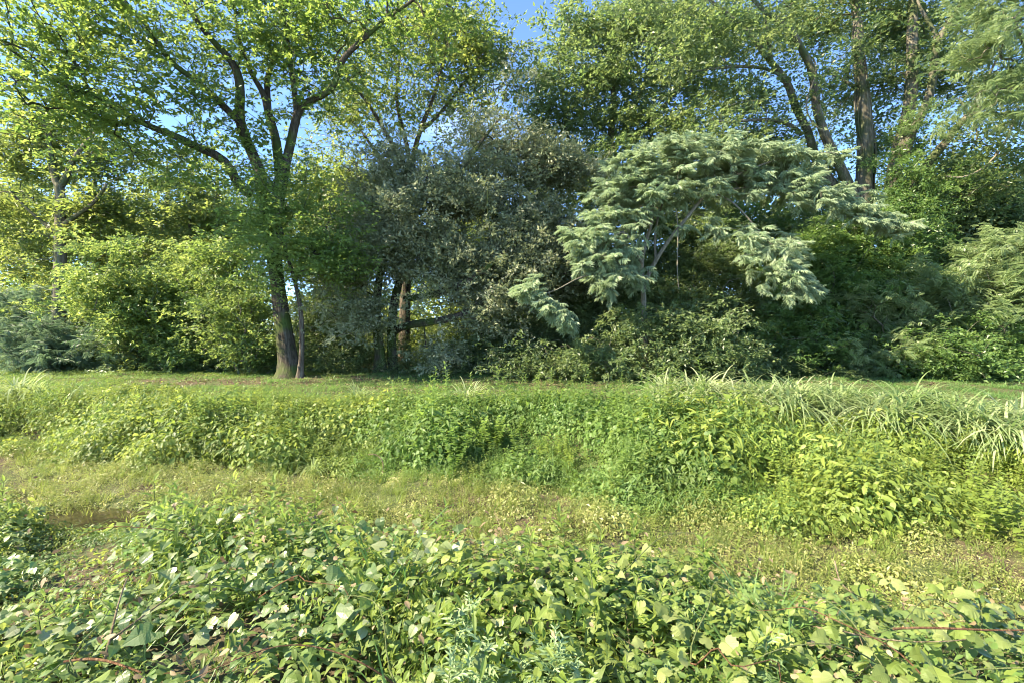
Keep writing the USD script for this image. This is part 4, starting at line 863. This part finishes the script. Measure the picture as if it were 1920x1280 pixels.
# ditch bottom
rng = np.random.default_rng(304)
low = [mound(rng, .18, .16, 75, .034, SMALL, .4), mound(rng, .15, .24, 60, .04, NARROW, .3), mound(rng, .17, .2, 70, .03, SMALL, .4)]
p = rand_in(rng, 6600, -13, 9.5, lambda x: base_near(x) - .5, lambda x: base_far(x) + .35)
pool = ((p[:, 0] + 6.0) / 1.45) ** 2 + ((p[:, 1] - 7.2) / .85) ** 2
p = p[pool > .8 + rng.uniform(0, .5, len(p))]
stuff('ditch_plants', 'low brownish and yellow-green plants carpeting the ditch bottom', low, L['ditch'], p, rng, (.5, 1.3), .2, mod=lambda p: lumps(p, .45))
stuff('ditch_grass', 'sparse upright grass shoots in the ditch', [tussock(rng, 26, .36, .009, .3, .08, 4, .35) for _ in range(2)], L['weed_y'], rand_in(rng, 520, -11, 8.5, base_near, lambda x: base_far(x) + .2), rng, (.4, 1.1), .15, 'grass')
dst = [join(*stalk(rng, .32, 22, .05, LANCE, wid=1.3)) for _ in range(3)]
p = rand_in(rng, 700, -5.0, 8.5, base_near, lambda x: base_far(x) + .2)
stuff('ditch_shoots', 'small leafy shoots standing in the ditch', dst, L['weed_y'], p, rng, (.5, 1.2), .2)

# clearing
rng = np.random.default_rng(305)
turf = [tussock(rng, 90, .17, .010, .4, .32, 3, .7) for _ in range(3)]
herb = [mound(rng, .22, .12, 60, .04, SMALL, .9) for _ in range(3)]
p = rand_in(rng, 7500, -24, 22, lambda x: crest_far(x) - .1, lambda x: 0 * x + 21)
dirt = (np.abs(p[:, 1] - (13.2 + .25 * np.sin(p[:, 0]))) < .22) & (np.abs(p[:, 0] + 1) < 3.5) | (np.abs(p[:, 1] - 16.6) < .8) & (p[:, 0] < -6.2) & (p[:, 0] > -12.5) & (rng.uniform(0, 1, len(p)) < .75)
stuff('clearing_grass', 'short grass of the clearing in front of the wood', turf, L['grass'], p[~dirt], rng, (.7, 1.3), .1, 'grass')
p = rand_in(rng, 5200, -22, 20, lambda x: crest_far(x) + .9, lambda x: 0 * x + 19.5)
dirt = (np.abs(p[:, 1] - 16.6) < 1.1) & (p[:, 0] < -6.2) & (p[:, 0] > -12.5)
stuff('clearing_herbs', 'low leafy herbs of the clearing in front of the wood', herb, L['weed_g'], p[~dirt & (p[:, 0] > -6)], rng, (.6, 1.4), .15)
stuff('clearing_herbs', 'low pale herbs at the left of the clearing', herb, L['weed_y'], p[~dirt & (p[:, 0] <= -6)][::2], rng, (.6, 1.3), .15)
under = [twig(rng, 50, .075, (.4, .4, .35)) for _ in range(3)]
p = rand_in(rng, 2400, -24, 22, lambda x: np.interp(x, [-24, -8, 0, 12, 22], [20.5, 19, 17.2, 16.6, 15.2]), lambda x: 0 * x + 24); p[:, 2] += rng.uniform(.1, 1, len(p)) ** 1.4 * np.interp(p[:, 1] - np.interp(p[:, 0], [-24, -8, 0, 12, 22], [20.5, 19, 17.2, 16.6, 15.2]), [0, 3], [.5, 2.2])
stuff('wood_edge_undergrowth', 'shaded undergrowth along the foot of the wood', under, L['dark'], p, rng, (.8, 1.5), .5)
p = rand_in(rng, 900, -14, 12, lambda x: 0 * x + 14.5, lambda x: 0 * x + 19)
stuff('leaf_litter', 'dead leaves lying on the bare earth of the clearing', [place(SMALL, np.column_stack([rng.normal(0, .25, (14, 2)), rng.uniform(.01, .04, 14)]), rng.normal(size=(14, 3)) * [1, 1, .2], np.tile([0, 0, 1.0], (14, 1)) + rng.normal(0, .3, (14, 3)), .07) for _ in range(2)], L['litter'], p, rng, (.7, 1.3), .05, 'leaves')

# ------------------------------------------------------------------ foreground bank
rng = np.random.default_rng(306)
def fore(n, x0=-6.5, x1=5.5, a=-2.6, b=1.0):
    return rand_in(rng, n, x0, x1, lambda x: np.maximum(crest_near(x) + a, 1.0), lambda x: crest_near(x) + b)
def pool_gap(x, y):
    return 1 - .78 * np.exp(-((x / np.maximum(y, .5) + .83) / .12) ** 4) * smooth((y - 2.6) / .6)
def swell(x, y): return np.exp(-((x + .75) / .9) ** 2 - ((y - 2.9) / .6) ** 2)
def front(p): return lumps(p, .6) * (1 + .3 * swell(p[:, 0], p[:, 1])) * pool_gap(p[:, 0], p[:, 1])
tre = []
for _ in range(3):
    q_ = rng.uniform(-.16, .16, (26, 2)); hz = rng.uniform(.06, .2, 26); ms = []
    for (x, y), z in zip(q_, hz):
        a = rng.uniform(0, 6.28) + np.array([0, 2.09, 4.19])
        ms.append(place(OVATE, np.tile([x, y, z], (3, 1)), np.column_stack([np.cos(a), np.sin(a), 0 * a - .15]), np.tile([0, 0, 1.0], (3, 1)) + rng.normal(0, .3, 3), .04 * rng.uniform(.7, 1.2), 1.5))
    tre.append(join(*ms))
stuff('low_herbs', 'low three-leaved herbs filling the near bank between the vines', tre, L['clover'], fore(850), rng, (.7, 1.3), .15, mod=lambda p: .35 + .65 * np.clip((pool_gap(p[:, 0], p[:, 1]) - .3) / .7, 0, 1))
fill = [mound(rng, .2, .32, 100, .036, OVATE, .4), mound(rng, .2, .3, 110, .028, OVATE, .4), mound(rng, .2, .36, 70, .06, LANCE, .4), mound(rng, .18, .3, 80, .045, LANCE, .4)]
stuff('near_bank_weeds', 'small-leaved weeds filling the near bank', fill + fill[:2], [L['weed_y'], L['stalk'], L['weed_y'], L['weed_b'], L['weed_g'], L['litter']], fore(950, b=1.3), rng, (.6, 1.25), .2, mod=front, pick=lambda p: species(p, [1.5, .9, 1.2, .7, .5, .1], .6, 9))
stuff('near_bank_grass', 'thin grass among the weeds of the near bank', [tussock(rng, 30, .45, .006, .45, .1, 4, .4) for _ in range(2)], L['grass'], fore(260, b=1.2), rng, (.6, 1.1), .2, 'grass', mod=front)
stuff('dry_stems', 'tangle of thin dry stems under the weeds of the near bank', [join(*[tube(np.array([[0, 0, .02], [rng.normal(0, .1), rng.normal(0, .1), .15], [rng.normal(0, .2), rng.normal(0, .2), .25]]), .0022, 4) for _ in range(9)]) for _ in range(2)], B['stick'], (lambda q: q[pool_gap(q[:, 0], q[:, 1]) > .95])(fore(120)), rng, (.6, 1.0), .3, 'stems')

q_ = np.column_stack([rng.uniform(-4.6, -1.9, 420), rng.uniform(2.3, 4.5, 420)]); q_ = np.column_stack([q_, gz(q_[:, 0], q_[:, 1])])
stuff('creeping_herbs', 'short creeping herbs on the bare slope above the pool at the left', [mound(rng, .2, .1, 90, .032, OVATE, .8), mound(rng, .18, .13, 80, .036, LANCE, .6)], [L['weed_y'], L['clover']], q_, rng, (.7, 1.2), .15)

stuff('withered_leaves', 'tan and brown withered leaves caught among the weeds of the near bank', [place(OVATE, np.column_stack([rng.normal(0, .12, (12, 2)), rng.uniform(.1, .38, 12)]), unit(rng.normal(size=(12, 3)) * [1, 1, .6]), unit(rng.normal(size=(12, 3)) + [0, 0, 1.0]), rng.uniform(.025, .05, 12)) for _ in range(3)], L['litter'], (lambda q: q[pool_gap(q[:, 0], q[:, 1]) > .9])(fore(260, b=.6)), rng, (.7, 1.2), .2, 'leaves')

# leafy stalks of the near bank, each a plant of its own
fst = []
for c in ('one', 'two', 'three', 'four', 'five'):
    st, lf = stalk(rng, .55, 26, .12, shaped_leaf([(0, 0), (.18, .10), (.4, .15), (.7, .09), (1, 0)], [0, .18, .4, .7, 1], .3, .3), .15, .5, 1.0, r=.006)
    fst.append(plant_class('near_stalk_' + c, [('stem', st, B['stem']), ('leaves', lf, L['stalk'])]))
pts = np.vstack([fore(60, -4.5, 3.5, -1.5, .9), fore(50, -6, -1.0, -.6, .9)]); pts = pts[pool_gap(pts[:, 0], pts[:, 1]) > .8]
copies('lance_leaved_weed', fst, pts[inside(pts)], rng, 'lance-leaved green weed stalk rising from the near bank', 'weed', 'lance-leaved weed stalks of the near bank', (.6, 1.0))

# mugwort: finely cut pale leaves
MUG = []
for u, s in ((.25, 1), (.25, -1), (.5, 1), (.5, -1), (.75, 1), (.75, -1)):
    MUG.append(place(LANCE, np.array([[u, 0, -.1 * u]]), np.array([[.8, s * .9, -.1]]), np.array([[0, 0, 1.0]]), .42 - .2 * abs(u - .4), 1.2))
MUG.append(place(LANCE, np.array([[0, 0, 0.0]]), np.array([[1.0, 0, -.1]]), np.array([[0, 0, 1.0]]), 1.0, .8))
MUG = join(*MUG)
mg = []
for c in ('one', 'two', 'three'):
    st, lf = stalk(rng, .42, 24, .12, MUG, .1, .35, 1.0, r=.005)
    mg.append(plant_class('mugwort_' + c, [('stem', st, B['stem']), ('leaves', lf, L['mugwort'])]))
pts = np.array([[x, y, float(gz(x, y)) - .02] for x, y in zip(rng.normal(.1, .26, 24), rng.normal(1.95, .2, 24))])
copies('mugwort_plant', mg, pts, rng, 'pale finely-cut mugwort stalk in the patch at the bottom middle', 'weed', 'mugwort stalks at the bottom middle', (.75, 1.1))

# grape vines: every broad leaf its own part
vines = [('sprawling vine with broad heart-shaped leaves along the middle crest of the near bank', -.55, 2.75, 135, .085, HEART), ('vine with pale silvery leaves in the left foreground', -1.3, 2.6, 120, .08, HEART), ('shaded vine at the lower left corner beside the dry stick', -1.7, 2.0, 60, .075, GRAPE2),
         ('vine of lobed leaves at the bottom middle right', .75, 2.15, 110, .085, GRAPE), ('vine of lobed sunlit leaves low at the right', 1.5, 2.05, 110, .09, GRAPE), ('vine with the largest lobed leaves in the right corner', 1.6, 1.95, 60, .085, GRAPE),
         ('small vine draped over the crest above the lobed vines', .6, 2.9, 70, .08, GRAPE2), ('vine on the crest at the left near the pool', -2.0, 3.3, 70, .08, HEART), ('vine trailing at the right end of the near bank', 2.2, 2.4, 70, .085, GRAPE2), ('vine at the bottom centre left of the mugwort', -.45, 2.0, 80, .075, HEART)]
for k, (lab, x0, y0, n, size, t) in enumerate(vines):
    rg = np.random.default_rng(400 + k)
    base = np.array([x0, y0, float(gz(x0, y0))])
    th_ = Thing('grape_vine', lab, 'vine', base)
    sp = .62
    for j in range(2):
        a = rg.uniform(0, 6.28); s = np.linspace(0, 1, 6)
        x = x0 + sp * 1.3 * s * math.cos(a) + rg.normal(0, .06, 6) * s; y = y0 + sp * .8 * s * math.sin(a) + rg.normal(0, .06, 6) * s
        p_ = spline(np.column_stack([x, y, gz(x, y) + .08 + .34 * np.sin(np.pi * (.15 + .6 * s))]), step=.06)
        th_.add('stem', tube(p_, np.linspace(.0035, .0012, len(p_)), 6), B['red'] if j and k % 2 else B['stem'], smooth=True)
    x = x0 + rg.normal(0, sp * .75, n); y = np.clip(y0 + rg.normal(0, sp * .45, n), 1.8, crest_near(x) + .35)
    z = gz(x, y) + .06 + .14 * swell(x, y) + .22 * rg.uniform(.4, 1, n) + .17 * meshkit.fbm(np.column_stack([x, y, 0 * x + k]) * 2.0) 
    nn = unit(np.column_stack([rg.normal(-.15, .45, n), rg.normal(-.25, .45, n), np.ones(n)])); a = rg.uniform(0, 6.28, n)
    d = np.column_stack([np.cos(a), np.sin(a) - .5, 0 * a - .3]); d = unit(d - nn * (d * nn).sum(1, keepdims=True))
    bent = [t] + [(t[0] * [1, 1, b] + np.column_stack([0 * t[0][:, 0], 0 * t[0][:, 0], c * np.sin(t[0][:, 0] * 4 + 2 * t[0][:, 1]) * .08 - e * np.abs(t[0][:, 1]) ** 1.5]), t[1], t[2]) for b, c, e in ((1.8, 1, 0), (.4, -1.4, .35), (1.2, .8, .8), (-.8, 1.2, 0))]
    for i in range(n):
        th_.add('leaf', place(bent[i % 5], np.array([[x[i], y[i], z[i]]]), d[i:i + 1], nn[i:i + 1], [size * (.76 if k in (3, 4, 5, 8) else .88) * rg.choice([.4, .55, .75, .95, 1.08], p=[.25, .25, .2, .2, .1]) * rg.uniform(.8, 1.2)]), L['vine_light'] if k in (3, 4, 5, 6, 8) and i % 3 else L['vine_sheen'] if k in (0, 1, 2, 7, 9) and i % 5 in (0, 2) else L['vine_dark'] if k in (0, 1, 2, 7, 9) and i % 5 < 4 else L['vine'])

# sticks and dead vine stems
sticks = [('thin upright dry stick leaning right in the left foreground', [(197, 1235, 2.15), (210, 1180, 2.2), (232, 1100, 2.3), (238, 1085, 2.3)], .006, 'stick'), ('curved reddish dead branch lying in the lower left', [(120, 1240, 2.05), (180, 1235, 2.05), (225, 1245, 2.02), (265, 1260, 2.0)], .006, 'red'),
          ('dry stem slanting up right across the left foreground', [(205, 1200, 2.2), (260, 1160, 2.3), (330, 1108, 2.45)], .005, 'stick'), ('bare reddish stem crossing the right foreground', [(1675, 1178, 2.05), (1740, 1176, 2.05), (1800, 1178, 2.05), (1920, 1180, 2.05)], .005, 'red'),
          ('pale curved tendril stem standing in the right foreground', [(1565, 1050, 2.7), (1572, 1080, 2.65), (1590, 1105, 2.55), (1615, 1120, 2.5)], .004, 'stick'), ('grey dead stem stooping at the foot of the far bank', [(715, 910, 9.6), (718, 880, 9.6), (716, 862, 9.6), (705, 852, 9.6), (690, 852, 9.6)], .014, 'stick'),
          ('dark thin stem lying across the right foreground', [(1580, 1182, 2.1), (1640, 1195, 2.08), (1720, 1202, 2.05), (1810, 1198, 2.05)], .003, 'stick')]
for lab, path, r, mt in sticks:
    p_ = spline([at(*q_) for q_ in path], step=.04)
    t_ = Thing('dry_stick' if mt == 'stick' else 'dead_stem', lab, 'stick', p_[0]); t_.add('stem', tube(p_, np.linspace(r, r * .6, len(p_)), 7, .12), B[mt], smooth=True)
hang = [('long pale dead vine arching through the foliage at the far right', [(1775, 330, 18), (1820, 328, 17.8), (1860, 300, 17.6), (1890, 255, 17.5), (1910, 200, 17.5)], .03), ('short hooked dead vine right of the ivy-clad tree', [(1798, 185, 18), (1815, 210, 18), (1828, 235, 18), (1832, 262, 18)], .028), ('thin dead vine hanging down under the umbrella crown', [(1268, 395, 15.4), (1271, 440, 15.4), (1270, 500, 15.4), (1273, 542, 15.4)], .015), ('pale rope-like vine hanging beside the left leaning limb', [(1525, 110, 19), (1523, 160, 19), (1512, 195, 19), (1520, 225, 19), (1545, 245, 19)], .03)]
for lab, path, r in hang:
    p_ = spline([at(*q_) for q_ in path], step=.15)
    t_ = Thing('hanging_vine', lab, 'vine', p_[0]); t_.add('stem', tube(p_, r, 7, .1), B['pale'], smooth=True)
